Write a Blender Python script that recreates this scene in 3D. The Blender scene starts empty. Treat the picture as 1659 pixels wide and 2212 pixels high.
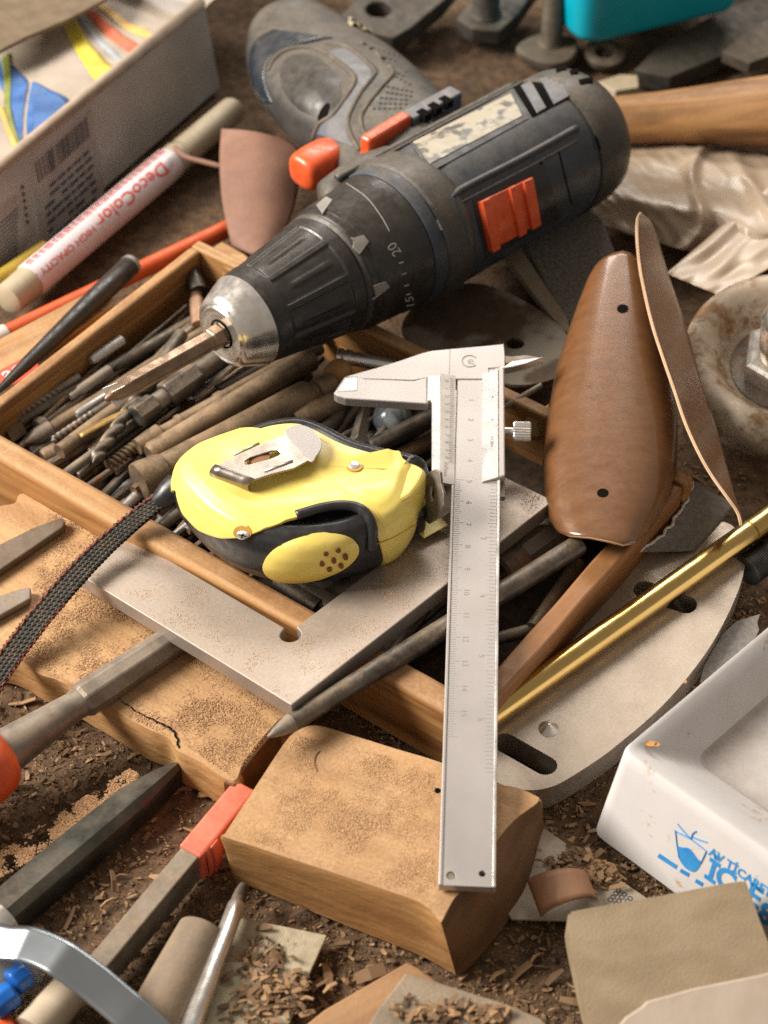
import bpy, math, random
import numpy as np
from mathutils import Matrix, Vector, noise, geometry
random.seed(7); np.random.seed(7)
SC = bpy.context.scene; COL = SC.collection
R = math.radians

# ------------------------------------------------------------------ camera
CM = 0.01                                  # everything below is written in centimetres
DIST, ELEV, FPX = 65.0, R(46), 4225.0      # FPX: focal length in units of a 1659 x 2212 picture
CAMP = np.array([0, -DIST*math.cos(ELEV), 3+DIST*math.sin(ELEV)])
FW = np.array([0, math.cos(ELEV), -math.sin(ELEV)]); UPV = np.array([0, math.sin(ELEV), math.cos(ELEV)])
RT = np.array([1.0, 0, 0])
cd = bpy.data.cameras.new('camera'); cam = bpy.data.objects.new('camera', cd); COL.objects.link(cam)
cam.location = Vector(CAMP)*CM; cam.rotation_euler = (math.pi/2-ELEV, 0, 0)
cd.sensor_fit = 'VERTICAL'; cd.sensor_height = 36; cd.lens = 36*FPX/2212
cd.clip_start = 0.02; cd.clip_end = 20
cd.dof.use_dof = True; cd.dof.focus_distance = 0.628; cd.dof.aperture_fstop = 13
SC.camera = cam
# ------------------------------------------------------------------ light
w = bpy.data.worlds.new('World'); SC.world = w; w.use_nodes = True
w.node_tree.nodes['Background'].inputs[0].default_value = (1.0, 0.88, 0.76, 1)
w.node_tree.nodes['Background'].inputs[1].default_value = 0.34
def area(name, loc, target, sx, sy, energy, col):
    l = bpy.data.lights.new(name, 'AREA'); l.shape = 'RECTANGLE'; l.size = sx; l.size_y = sy
    l.energy = energy; l.color = col
    o = bpy.data.objects.new(name, l); COL.objects.link(o); o.location = loc
    o.rotation_euler = (Vector(target)-Vector(loc)).to_track_quat('-Z', 'Y').to_euler()
    return o
area('window_light', (-1.25, 0.12, 0.95), (0, 0.02, 0.02), 0.75, 0.6, 62, (1.0, 0.935, 0.85))
area('back_window_light', (0.15, 1.35, 1.05), (0, 0.02, 0.02), 1.0, 0.4, 17, (1.0, 0.945, 0.87))
SC.view_settings.view_transform = 'Standard'; SC.view_settings.look = 'None'
SC.view_settings.exposure = -0.12; SC.view_settings.gamma = 1
SC.cycles.use_denoising = False; SC.cycles.max_bounces = 6; SC.cycles.sample_clamp_indirect = 1.5

# ------------------------------------------------------------------ helpers
def P(x, y, z):
    """point of the place at height z (cm) that the photograph shows at picture position x, y"""
    d = FW+RT*(x-829.5)/FPX-UPV*(y-1106)/FPX
    return CAMP+d*(z-CAMP[2])/d[2]
def proj(p):
    q = np.asarray(p)-CAMP; z = q@FW
    return np.array([829.5+FPX*(q@RT)/z, 1106-FPX*(q@UPV)/z])
def nrm(v): v = np.asarray(v, float); return v/np.linalg.norm(v)
def frame(o, x, up=(0, 0, 1)):
    x = nrm(x); y = nrm(np.cross(up, x)); z = np.cross(x, y)
    m = Matrix.Identity(4)
    for i in range(3):
        m[i][0], m[i][1], m[i][2], m[i][3] = x[i], y[i], z[i], o[i]
    return m
WORLD = {}
class G:
    def __init__(s): s.v = []; s.f = []
    def add(s, vs, fs):
        n = len(s.v); s.v += [tuple(map(float, q)) for q in vs]; s.f += [tuple(i+n for i in f) for f in fs]; return s
    def box(s, c, d, m=None):
        vs = [(c[0]+sx*d[0]/2, c[1]+sy*d[1]/2, c[2]+sz*d[2]/2) for sx in (-1, 1) for sy in (-1, 1) for sz in (-1, 1)]
        if m: vs = [m@Vector(q) for q in vs]
        return s.add(vs, [(0, 1, 3, 2), (4, 6, 7, 5), (0, 4, 5, 1), (2, 3, 7, 6), (0, 2, 6, 4), (1, 5, 7, 3)])
    def lathe(s, prof, n=28, ph=0, m=None):
        """profile (x, r) turned round the x axis"""
        vs = []; fs = []
        for x, r in prof:
            for k in range(n):
                a = ph+2*math.pi*k/n; vs.append((x, r*math.cos(a), r*math.sin(a)))
        for i in range(len(prof)-1):
            for k in range(n):
                a, b = i*n+k, i*n+(k+1) % n; fs.append((a, b, b+n, a+n))
        fs.append(tuple(range(n-1, -1, -1))); fs.append(tuple(range((len(prof)-1)*n, len(prof)*n)))
        if m: vs = [m@Vector(q) for q in vs]
        return s.add(vs, fs)
    def prism(s, out, z0, z1, holes=(), zf=None):
        loops = [list(out)]+[list(h) for h in holes]
        tri = geometry.tessellate_polygon([[Vector((a, b, 0)) for a, b in l] for l in loops])
        flat = [q for l in loops for q in l]; n = len(flat)
        ar = sum(flat[t[0]][0]*(flat[t[1]][1]-flat[t[2]][1])+flat[t[1]][0]*(flat[t[2]][1]-flat[t[0]][1])+flat[t[2]][0]*(flat[t[0]][1]-flat[t[1]][1]) for t in tri)
        if ar < 0: tri = [t[::-1] for t in tri]
        vs = [(a, b, z0) for a, b in flat]+[(a, b, z1) for a, b in flat]
        if len(loops) == 1:
            o = list(range(n)); A = sum(flat[i][0]*flat[(i+1) % n][1]-flat[(i+1) % n][0]*flat[i][1] for i in range(n))
            if A < 0: o = o[::-1]
            fs = [tuple(i for i in o[::-1]), tuple(i+n for i in o)]
        else:
            fs = [tuple(t[::-1]) for t in tri]+[tuple(i+n for i in t) for t in tri]
        k = 0
        for li, l in enumerate(loops):
            m = len(l); A = sum(l[i][0]*l[(i+1) % m][1]-l[(i+1) % m][0]*l[i][1] for i in range(m))
            rev = (A < 0) != (li > 0)
            for i in range(m):
                a, b = k+i, k+(i+1) % m
                fs.append((b, a, a+n, b+n) if rev else (a, b, b+n, a+n))
            k += m
        return s.add(vs, fs)
    def tube(s, pts, r, n=8, closed=False):
        pts = [np.asarray(p, float) for p in pts]; N = len(pts); rr = r if hasattr(r, '__len__') else [r]*N
        vs = []; fs = []; prev = None
        for i in range(N):
            a = pts[(i-1) % N if closed else max(i-1, 0)]; b = pts[(i+1) % N if closed else min(i+1, N-1)]
            t = nrm(b-a)
            if prev is None:
                u = np.cross(t, (0, 0, 1)); u = u if np.linalg.norm(u) > .05 else np.cross(t, (1, 0, 0))
            else: u = prev-t*(prev@t)
            u = nrm(u); prev = u; w_ = np.cross(t, u)
            for k in range(n):
                c = 2*math.pi*k/n; vs.append(pts[i]+rr[i]*(math.cos(c)*u+math.sin(c)*w_))
        for i in range(N if closed else N-1):
            for k in range(n):
                a, b = i*n+k, i*n+(k+1) % n; j = ((i+1) % N)*n
                fs.append((a, b, j+(k+1) % n, j+k))
        if not closed: fs += [tuple(range(n-1, -1, -1)), tuple(range((N-1)*n, N*n))]
        return s.add(vs, fs)
    def grid(s, f, nu, nv, wrap=False):
        vs = [f(i/(nu if wrap else nu-1), j/(nv-1)) for i in range(nu) for j in range(nv)]; fs = []
        for i in range(nu if wrap else nu-1):
            for j in range(nv-1):
                a = i*nv+j; b = ((i+1) % nu)*nv+j; fs.append((a, b, b+1, a+1))
        return s.add(vs, fs)
def build(name, g, m, parent=None, fr=None, smooth=None, bevel=0, seg=2, solid=0, sub=0, recalc=True, local=False):
    """one mesh object out of a G; vertices in world cm unless local, stored relative to frame fr"""
    vs = np.array(g.v, float)
    if fr is None:
        c = vs.mean(0); c[2] = vs[:, 2].min(); fr = Matrix.Translation(Vector(c))
        if local: raise ValueError
    if not local:
        inv = np.array(fr.inverted()); vs = vs@inv[:3, :3].T+inv[:3, 3]
    me = bpy.data.meshes.new(name); me.from_pydata((vs*CM).tolist(), [], g.f)
    if recalc:
        import bmesh
        b = bmesh.new(); b.from_mesh(me); bmesh.ops.recalc_face_normals(b, faces=b.faces); b.to_mesh(me); b.free()
    me.materials.append(m)
    o = bpy.data.objects.new(name, me); COL.objects.link(o)
    W = fr.copy(); W.translation = fr.translation*CM
    if parent is not None: o.parent = parent; o.matrix_basis = WORLD[parent].inverted()@W
    else: o.matrix_basis = W
    WORLD[o] = W
    if smooth is not None:
        me.shade_smooth()
        if smooth < 180: me.set_sharp_from_angle(angle=R(smooth))
    if solid:
        d = o.modifiers.new('thickness', 'SOLIDIFY'); d.thickness = solid*CM; d.offset = -1
    if bevel:
        d = o.modifiers.new('bevel', 'BEVEL'); d.width = bevel*CM; d.segments = seg; d.limit_method = 'ANGLE'; d.angle_limit = R(35)
    if sub:
        d = o.modifiers.new('sub', 'SUBSURF'); d.levels = sub; d.render_levels = sub
    return o
def tag(o, label, cat, group=None, kind=None):
    if label: o['label'] = label
    if cat: o['category'] = cat
    if group: o['group'] = group
    if kind: o['kind'] = kind
    return o
def thing(name, label, cat, at, group=None):
    o = bpy.data.objects.new(name, None); COL.objects.link(o); o.empty_display_size = .01
    m = Matrix.Translation(Vector(at)*CM); o.matrix_basis = m; WORLD[o] = m
    return tag(o, label, cat, group)
def smoothloop(pts, n, closed=True):
    pts = np.array(pts, float); N = len(pts); out = []
    segs = N if closed else N-1
    for k in range(n):
        t = k/n*segs if closed else k/(n-1)*segs
        i = min(int(t), segs-1); u = t-i
        g = (lambda j: pts[j % N]) if closed else (lambda j: pts[min(max(j, 0), N-1)])
        a, b, c, d = g(i-1), g(i), g(i+1), g(i+2)
        out.append(.5*((2*b)+(c-a)*u+(2*a-5*b+4*c-d)*u*u+(3*b-a-3*c+d)*u**3))
    return np.array(out)
class Surf:
    """a surface f(u, v); at() finds its point that the photograph shows at a picture position"""
    def __init__(s, f, u=(0, 1), v=(0, 1), n=90, test=None):
        s.f = f; s.us = np.linspace(*u, n); s.vs = np.linspace(*v, n); s.tab = []
        for a in s.us:
            for b in s.vs:
                p = f(a, b)
                if test is None or test(a, b, p, s): s.tab.append((a, b, *proj(p)))
        s.tab = np.array(s.tab)
    def normal(s, u, v, e=1e-3):
        return nrm(np.cross(s.f(u+e, v)-s.f(u-e, v), s.f(u, v+e)-s.f(u, v-e)))
    def uv(s, x, y):
        k = np.argmin((s.tab[:, 2]-x)**2+(s.tab[:, 3]-y)**2); u, v = s.tab[k, :2]
        for _ in range(4):
            q = proj(s.f(u, v)); e = 1e-3
            J = np.stack([(proj(s.f(u+e, v))-q)/e, (proj(s.f(u, v+e))-q)/e], 1)
            try: d = np.linalg.solve(J, np.array([x, y])-q)
            except np.linalg.LinAlgError: break
            if not np.isfinite(d).all() or abs(d[0]) > .2 or abs(d[1]) > .2: break
            u += d[0]; v += d[1]
        return u, v
    def at(s, x, y, off=0.0):
        u, v = s.uv(x, y); n = s.normal(u, v); p = s.f(u, v)
        if n@(CAMP-p) < 0: n = -n
        return p+n*off
def text_geo(txt, size, m, depth=0.0, g=None, align='CENTER', bold=0.0, cuts=0):
    cu = bpy.data.curves.new('t', 'FONT'); cu.body = txt; cu.size = size; cu.align_x = align; cu.align_y = 'CENTER'
    cu.resolution_u = 3; cu.offset = bold
    o = bpy.data.objects.new('t', cu); COL.objects.link(o)
    dg = bpy.context.evaluated_depsgraph_get(); me = o.evaluated_get(dg).to_mesh()
    import bmesh
    if cuts:
        b_ = bmesh.new(); b_.from_mesh(me); bmesh.ops.triangulate(b_, faces=b_.faces); bmesh.ops.subdivide_edges(b_, edges=b_.edges, cuts=cuts, use_grid_fill=True); me2 = bpy.data.meshes.new('t'); b_.to_mesh(me2); b_.free()
        keep = ([v.co.copy() for v in me2.vertices], [tuple(p.vertices) for p in me2.polygons]); bpy.data.meshes.remove(me2)
        o.evaluated_get(dg).to_mesh_clear(); bpy.data.objects.remove(o); bpy.data.curves.remove(cu)
        return (g or G()).add([m(c.x, c.y) for c in keep[0]], keep[1])
    vs = [m(v.co.x, v.co.y) if callable(m) else m@Vector((v.co.x, v.co.y, depth)) for v in me.vertices]
    fs = [tuple(p.vertices) for p in me.polygons]
    o.evaluated_get(dg).to_mesh_clear(); bpy.data.objects.remove(o); bpy.data.curves.remove(cu)
    return (g or G()).add(vs, fs)

# ------------------------------------------------------------------ materials
DUST = (.36, .235, .125)
MATS = {}
def mat(name, c, c2=None, r=.5, m=0.0, vs=120, sx=1, sy=1, sz=1, lo=.3, hi=.7, b=0.0, bs=500, bsx=1, dust=0.0, dcol=DUST, ds=160,
        rv=.12, dflat=0.0, coat=0, trans=0, spec=.5, rust=0, rcol=(.16, .06, .02), island=False, dnz=(.25, .85), dist=0.0, detail=6, sheen=0):
    if name in MATS: return MATS[name]
    k = bpy.data.materials.new(name); k.use_nodes = True; MATS[name] = k
    t = k.node_tree; N = t.nodes; L = t.links; bs_ = N['Principled BSDF']
    tc = N.new('ShaderNodeTexCoord')
    def noise_(scale, det=detail, s=(1, 1, 1), ro=.55, di=0.0):
        mp = N.new('ShaderNodeMapping'); mp.inputs['Scale'].default_value = s; L.new(tc.outputs['Object'], mp.inputs[0])
        n = N.new('ShaderNodeTexNoise'); n.inputs['Scale'].default_value = scale; n.inputs['Detail'].default_value = det
        n.inputs['Roughness'].default_value = ro; n.inputs['Distortion'].default_value = di
        L.new(mp.outputs[0], n.inputs['Vector']); return n.outputs['Fac']
    def ramp(src, a, b_):
        q = N.new('ShaderNodeMapRange'); q.inputs[1].default_value = a; q.inputs[2].default_value = b_; q.interpolation_type = 'SMOOTHSTEP'
        L.new(src, q.inputs[0]); return q.outputs[0]
    def mix(f, a, b_, kind='RGBA'):
        q = N.new('ShaderNodeMix'); q.data_type = kind
        ia, ib, out = (6, 7, 2) if kind == 'RGBA' else (2, 3, 0)
        if hasattr(f, 'default_value') or hasattr(f, 'node'): L.new(f, q.inputs[0])
        else: q.inputs[0].default_value = f
        for i, s in ((ia, a), (ib, b_)):
            if hasattr(s, 'node'): L.new(s, q.inputs[i])
            else: q.inputs[i].default_value = (*s, 1) if kind == 'RGBA' else s
        return q.outputs[out]
    def mul(a, b_):
        q = N.new('ShaderNodeMath'); q.operation = 'MULTIPLY'
        for i, s in enumerate((a, b_)):
            if hasattr(s, 'node'): L.new(s, q.inputs[i])
            else: q.inputs[i].default_value = s
        return q.outputs[0]
    if c2 is None: c2 = tuple(min(1, x*1.35) for x in c); c = tuple(x*.72 for x in c)
    if island:
        gi = N.new('ShaderNodeNewGeometry'); f = gi.outputs['Random Per Island']
    else:
        f = ramp(noise_(vs, s=(sx, sy, sz), di=dist), lo, hi)
    colr = mix(f, c, c2)
    rough = mix(ramp(noise_(vs*1.7), .3, .7), max(0.02, r-rv), min(1, r+rv), 'FLOAT')
    metal = m
    if rust:
        rf = mul(ramp(noise_(90, 8, ro=.7), .62-rust*.35, .72-rust*.25), 1.0)
        colr = mix(rf, colr, mix(ramp(noise_(300), .3, .7), rcol, tuple(x*1.9 for x in rcol)))
        rough = mix(rf, rough, .85, 'FLOAT'); metal = mix(rf, float(m), 0.0, 'FLOAT')
    if dust:
        ge = N.new('ShaderNodeNewGeometry'); sp = N.new('ShaderNodeSeparateXYZ'); L.new(ge.outputs['Normal'], sp.inputs[0])
        up = ramp(sp.outputs['Z'], *dnz)
        nf = ramp(noise_(ds, 10, ro=.72), .22, .80)
        if dflat: nf = mix(dflat, nf, .62, 'FLOAT')
        up2 = N.new('ShaderNodeMath'); up2.operation = 'MULTIPLY_ADD'; L.new(up, up2.inputs[0]); up2.inputs[1].default_value = .85; up2.inputs[2].default_value = .15
        df = mul(mul(up2.outputs[0], nf), dust)
        dv = mix(ramp(noise_(900, 3), .3, .7), tuple(x*.78 for x in dcol), tuple(min(1, x*1.2) for x in dcol))
        colr = mix(df, colr, dv); rough = mix(df, rough, .92, 'FLOAT'); metal = mix(df, metal if hasattr(metal, 'node') else float(metal), 0.0, 'FLOAT')
    L.new(colr, bs_.inputs['Base Color'])
    L.new(rough, bs_.inputs['Roughness'])
    if hasattr(metal, 'node'): L.new(metal, bs_.inputs['Metallic'])
    else: bs_.inputs['Metallic'].default_value = metal
    bs_.inputs['Specular IOR Level'].default_value = spec
    bs_.inputs['Coat Weight'].default_value = coat; bs_.inputs['Coat Roughness'].default_value = .12
    bs_.inputs['Transmission Weight'].default_value = trans
    if b:
        bp = N.new('ShaderNodeBump'); bp.inputs['Strength'].default_value = b; bp.inputs['Distance'].default_value = .0006
        L.new(noise_(bs, 5, s=(bsx, 1, 1), ro=.6), bp.inputs['Height']); L.new(bp.outputs[0], bs_.inputs['Normal'])
    return k
def glass_mat(name, col, r=.15):
    k = mat(name, col, r=r, trans=.85, rv=.05); return k
STEEL = mat('brushed steel', (.58, .55, .52), (.70, .67, .63), r=.36, m=.75, vs=60, sx=.15, b=.08, bs=1500)
SATIN = mat('satin caliper steel', (.43, .395, .375), (.49, .455, .435), r=.38, m=.55, vs=22, b=.02, bs=2500, rv=.05, dust=.10, dflat=.5, dcol=(.42, .34, .27), ds=50)
SATIN_SHADE = mat('shaded vernier steel', (.42, .38, .34), (.48, .44, .40), r=.5, m=.45, vs=120, rv=.05)
DUSTSTEEL = mat('dusty flat steel', (.37, .325, .285), (.43, .385, .345), r=.34, m=.65, vs=20, dust=.62, dflat=.5, dcol=(.43, .30, .195), ds=40, b=.03, bs=1400, dnz=(.5, .95))
DARKSTEEL = mat('dark tool steel', (.055, .057, .058), (.13, .125, .115), r=.42, m=.8, vs=140, dust=.55, b=.1, bs=900)
BROWNSTEEL = mat('dusty brown steel', (.10, .07, .045), (.20, .145, .095), r=.5, m=.45, vs=110, dust=.75, b=.2, bs=700, ds=120)
GREYSTEEL = mat('dusty grey steel', (.15, .135, .12), (.27, .245, .215), r=.45, m=.6, vs=110, dust=.55, b=.15, bs=700)
OLDSTEEL = mat('rust spotted steel', (.13, .12, .11), (.23, .21, .19), r=.5, m=.6, vs=110, dust=.4, rust=.45, b=.2, bs=700)
CHROME = mat('worn chrome', (.66, .62, .57), (.80, .77, .73), r=.22, m=.9, vs=200, dust=.15, rv=.06)
BLACKSTEEL = mat('black oxide steel', (.018, .019, .02), (.05, .05, .05), r=.4, m=.5, vs=150, dust=.3)
BRASS = mat('brass', (.56, .38, .12), (.66, .46, .17), r=.22, m=1, vs=140, sx=.1, rv=.04)
BLACKPL = mat('black plastic', (.010, .011, .012), (.020, .021, .022), r=.34, vs=200, dust=.10, dflat=.5, b=.08, bs=1500)
RUBBER = mat('black rubber', (.012, .014, .017), (.022, .025, .029), r=.34, vs=200, dust=.06, b=.06, bs=1800)
DRILLBODY = mat('slate blue plastic', (.016, .030, .047), (.028, .046, .068), r=.40, vs=160, dust=.50, dflat=.3, dcol=(.25, .19, .125), ds=110, b=.08, bs=1200, dnz=(.45, 1.0))
DRILLGRIP = mat('grip rubber', (.022, .025, .028), (.040, .042, .043), r=.40, vs=150, dust=.52, dflat=.3, dcol=(.27, .205, .135), ds=110, b=.10, bs=1000, dnz=(.2, .95))
RIDGED = mat('dusty ridge', (.085, .070, .052), (.15, .118, .082), r=.7, vs=200)
DRILLBLUE = mat('pale blue grey plastic', (.075, .10, .135), (.11, .14, .175), r=.42, vs=150, dust=.4, dflat=.6, b=.05, bs=1200)
ORANGE = mat('orange plastic', (.62, .075, .018), (.78, .115, .03), r=.33, vs=200, dust=.12, b=.04, bs=1500)
YELLOW = mat('yellow plastic', (.80, .62, .13), (.86, .69, .18), r=.30, vs=60, rv=.10, dust=.22, dcol=(.50, .33, .13), b=.05, bs=900, ds=90)
YELLOWD = mat('deep yellow recess', (.40, .20, .02), (.52, .28, .04), r=.5)  # darker, browner yellow for the screw wells and shell seam
WOODTRAY = mat('honey wood', (.24, .10, .026), (.43, .215, .07), r=.55, vs=170, sx=.05, sy=1, lo=.38, hi=.62, b=.35, bs=600, bsx=.12, dust=.75, dcol=(.50, .325, .175), ds=60, dist=.5)
WOODRED = mat('reddish wood', (.20, .078, .023), (.32, .14, .045), r=.55, vs=110, sx=.08, b=.25, bs=500, bsx=.15, dust=.2)
PLANKM = mat('pale planed wood', (.32, .155, .05), (.52, .305, .125), r=.65, vs=170, sx=.06, lo=.30, hi=.70, b=.8, bs=420, bsx=.35, dust=.85, dflat=.3, dcol=(.52, .325, .175), ds=55, dist=.5)
BLOCKM = mat('wood block', (.27, .125, .036), (.46, .245, .085), r=.65, vs=170, sx=.05, lo=.30, hi=.70, b=.6, bs=480, bsx=.3, dust=.95, dflat=.35, dcol=(.50, .32, .18), ds=55, dist=.5, dnz=(.55, .95))
ENDM = mat('end grain with painted shade', (.10, .045, .015), (.20, .095, .034), r=.7, vs=90, sy=.2, b=.5, bs=500)  # end grain, darkened further to paint in the shade on that face
BARK = mat('dark sawn wood end', (.11, .045, .015), (.20, .09, .03), r=.6, vs=90, sx=.3, b=.3)
TAN = mat('tan sanding block', (.225, .165, .095), (.30, .225, .14), r=.8, vs=90, b=.35, bs=1100, sx=.5)
PALECARD = mat('pale card', (.44, .355, .275), (.51, .42, .335), r=.8, vs=70, b=.1)
WHITEPL = mat('white plastic', (.60, .57, .555), (.68, .655, .645), r=.38, vs=25, lo=.25, hi=.6, rv=.05, dust=.25, dcol=(.42, .35, .29), ds=40, rust=.05, rcol=(.30, .15, .06))
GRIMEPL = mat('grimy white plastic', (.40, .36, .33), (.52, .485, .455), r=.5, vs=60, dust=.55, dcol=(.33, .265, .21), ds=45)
BLUEINK = mat('blue ink', (.03, .24, .60), (.05, .32, .70), r=.5)
REDINK = mat('red ink', (.62, .055, .03), (.70, .08, .045), r=.5)
DARKINK = mat('dark print', (.05, .052, .06), (.09, .09, .10), r=.6)
GREYINK = mat('engraved mark', (.26, .245, .23), (.31, .29, .275), r=.6)
HOLE = mat('dark hole', (.004, .0035, .003), (.008, .007, .006), r=.9, spec=.05)
VENEER = mat('varnished brown veneer', (.132, .056, .021), (.165, .071, .027), r=.28, vs=220, sx=.5, sy=1.4, b=.08, bs=1600, coat=.55, rv=.05, dust=.06, dist=.3)
VEDGE = mat('pale veneer edge', (.50, .32, .18), (.62, .42, .26), r=.6)
LEATHER = mat('pink brown leather', (.175, .085, .058), (.255, .13, .09), r=.75, vs=50, b=.2, bs=900, dust=.2)
BOXCARD = mat('grey box card', (.38, .355, .33), (.49, .46, .43), r=.75, vs=40, b=.1, dust=.35, dcol=(.30, .24, .18))
BOXEDGE = mat('box edge', (.30, .225, .165), (.40, .31, .23), r=.8)
PAGE = mat('cream print', (.32, .265, .21), (.42, .35, .28), r=.6, vs=60)
LILAC = mat('pale lilac barrel', (.68, .60, .62), (.76, .69, .71), r=.35, vs=50, dust=.12)
CREAM = mat('cream plastic', (.40, .33, .22), (.50, .42, .30), r=.45, vs=60, dust=.3)
FOIL = mat('plastic film', (.58, .44, .31), (.68, .54, .40), r=.32, vs=40, b=.05, bs=120, rv=.06, dust=.2, spec=.7, trans=.28)
ABRASIVE = mat('coarse abrasive', (.085, .075, .062), (.21, .185, .15), r=.9, vs=700, b=1.0, bs=800)
GRITPAPER = mat('grey abrasive paper', (.15, .135, .12), (.21, .19, .17), r=.85, vs=500, b=.5, bs=2000)
PAPERBACK = mat('paper torn edge', (.55, .50, .44), (.65, .60, .54), r=.85)
RUSTCAST = mat('rusty white enamel', (.38, .31, .23), (.52, .44, .35), r=.5, vs=60, rust=.52, rcol=(.13, .068, .03), b=.3, bs=400, dust=.45)
TEAL = mat('teal plastic', (.0, .36, .50), (.0, .42, .57), r=.35, vs=20)
IRON = mat('dark cast iron', (.030, .028, .024), (.062, .056, .046), r=.6, m=.3, vs=120, dust=.45, dcol=(.17, .125, .08), b=.3)
IRON2 = mat('brown cast iron', (.06, .048, .036), (.11, .09, .066), r=.6, m=.3, vs=120, dust=.5, dcol=(.20, .145, .09), b=.3)
CORD = mat('black woven strap', (.020, .022, .022), (.048, .050, .048), r=.85, vs=500, b=.4, bs=2500, dust=.22)
REDCORD = mat('red stitching', (.22, .04, .018), (.32, .065, .03), r=.8)
GROUNDM = mat('sawdust floor', (.060, .034, .017), (.145, .082, .040), r=.95, vs=260, b=1.0, bs=700, detail=10)
CHIPM = mat('wood chips', (.085, .046, .021), (.33, .195, .095), r=.85, island=True)
DUSTM = mat('sawdust crumbs', (.38, .22, .105), (.54, .34, .185), r=.95, island=True)
FINEM = mat('fine dark sawdust', (.06, .034, .016), (.25, .15, .07), r=.95, island=True)
REDTAPE = mat('red tape', (.62, .10, .055), (.72, .15, .09), r=.5, vs=80, dust=.35, dcol=(.62, .24, .13))
TOPM = mat('dark green blade steel', (.035, .042, .040), (.07, .078, .073), r=.38, m=.7, vs=90, dust=.25, ds=60)
BLUEPL = mat('blue plastic', (.01, .10, .42), (.02, .16, .55), r=.3)
CLEARPL = mat('cloudy clear plastic', (.35, .37, .38), (.5, .52, .52), r=.2, trans=.6)
class Plane:
    """tilted or level plane through three points (picture x, y, height); loc() gives 2D cm coordinates in it"""
    def __init__(s, a, b, c):
        A, B, C = P(*a), P(*b), P(*c); n = nrm(np.cross(B-A, C-A)); n = n if n[2] > 0 else -n
        s.o = A; s.x = nrm(B-A); s.n = n; s.y = np.cross(n, s.x)
        s.fr = Matrix.Identity(4)
        for i in range(3): s.fr[i][0], s.fr[i][1], s.fr[i][2], s.fr[i][3] = s.x[i], s.y[i], s.n[i], s.o[i]
    def loc(s, x, y):
        d = FW+RT*(x-829.5)/FPX-UPV*(y-1106)/FPX
        p = CAMP+d*((s.o-CAMP)@s.n)/(d@s.n)-s.o
        return (float(p@s.x), float(p@s.y))
    def pts(s, l): return [s.loc(*q) for q in l]
    def w(s, x, y, z=0): return s.o+s.x*x+s.y*y+s.n*z
def level(z, a, b):
    """level plane at height z whose x axis runs from picture point a to b"""
    c = (a[0]+(b[1]-a[1])+3, a[1]-(b[0]-a[0])-7)
    return Plane((*a, z), (*b, z), (*c, z))
def slab(name, px, pl, th, m, parent=None, bevel=.04, holes=(), smooth_n=0, hs=0, seg=2):
    out = smoothloop(px, smooth_n) if smooth_n else px
    g = G().prism(pl.pts(out), -th, 0, [pl.pts(smoothloop(h, hs) if hs else h) for h in holes])
    return build(name, g, m, parent, pl.fr, bevel=bevel, seg=seg, local=True)
def rod(name, p0, p1, prof, m, parent=None, n=24, smooth=40, bevel=0, ph=0.0, up=(0, 0, 1)):
    """turned piece between two world points; prof = (fraction of length, radius)"""
    p0, p1 = np.asarray(p0), np.asarray(p1); L = np.linalg.norm(p1-p0)
    return build(name, G().lathe([(t*L, r) for t, r in prof], n, ph), m, parent, frame(p0, p1-p0, up), smooth=smooth, bevel=bevel, local=True)
def rodp(name, a, b, r, m, parent=None, **k):
    prof = r if hasattr(r, '__len__') else [(0, r*.8), (.012, r), (.988, r), (1, r*.8)]
    return rod(name, P(*a), P(*b), prof, m, parent, **k)
def ell(cx, cy, rx, ry=None, n=16, rot=0):
    ry = ry or rx; c, s = math.cos(rot), math.sin(rot)
    return [(cx+rx*math.cos(t)*c-ry*math.sin(t)*s, cy+rx*math.cos(t)*s+ry*math.sin(t)*c) for t in np.linspace(0, 2*math.pi, n, endpoint=False)]
def slot2(a, b, r, n=8):
    """rounded slot between two 2D points"""
    a, b = np.array(a, float), np.array(b, float); t = math.atan2(*(b-a)[::-1])
    return [tuple(b+r*np.array([math.cos(t+q), math.sin(t+q)])) for q in np.linspace(-math.pi/2, math.pi/2, n)] + \
           [tuple(a+r*np.array([math.cos(t+q), math.sin(t+q)])) for q in np.linspace(math.pi/2, 1.5*math.pi, n)]

# ------------------------------------------------------------------ the bench and its sawdust
def hgt(x, y): return .16*noise.noise((x*.5, y*.5, 0))+.10*noise.noise((x*1.9, y*1.9, 3))+.04*noise.noise((x*6, y*6, 5))-.12
g = G()
def fl(u, v):
    x, y = -24+48*u, -24+72*v; return (x, y, hgt(x, y))
g.grid(fl, 170, 250)
g.grid(lambda u, v: (-150+300*u, -150+300*v, -.45), 2, 2)
o = build('workbench_top', g, GROUNDM, fr=Matrix.Identity(4), smooth=180); tag(o, 'brown workbench top covered in sawdust', None, kind='structure')
def chip(g, c, l, wd, th, yaw, pitch, roll, bend=0):
    m = Matrix.Translation(Vector(c))@Matrix.Rotation(yaw, 4, 'Z')@Matrix.Rotation(pitch, 4, 'Y')@Matrix.Rotation(roll, 4, 'X')
    t = random.uniform(.45, 1); t2 = random.uniform(.3, 1)
    vs = [(-l/2, -wd/2*t, 0), (-l/2, wd/2*t, 0), (0, wd/2, bend), (0, -wd/2, bend), (l/2, wd/2*t2, 0), (l/2, -wd/2*t2, 0)]
    vs = vs+[(a, b, z+th) for a, b, z in vs]
    g.add([m@Vector(q) for q in vs], [(0, 1, 2, 3), (3, 2, 4, 5), (9, 8, 7, 6), (11, 10, 8, 9), (0, 6, 7, 1), (1, 7, 8, 2), (2, 8, 10, 4), (4, 10, 11, 5), (5, 11, 9, 3), (3, 9, 6, 0)])
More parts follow.
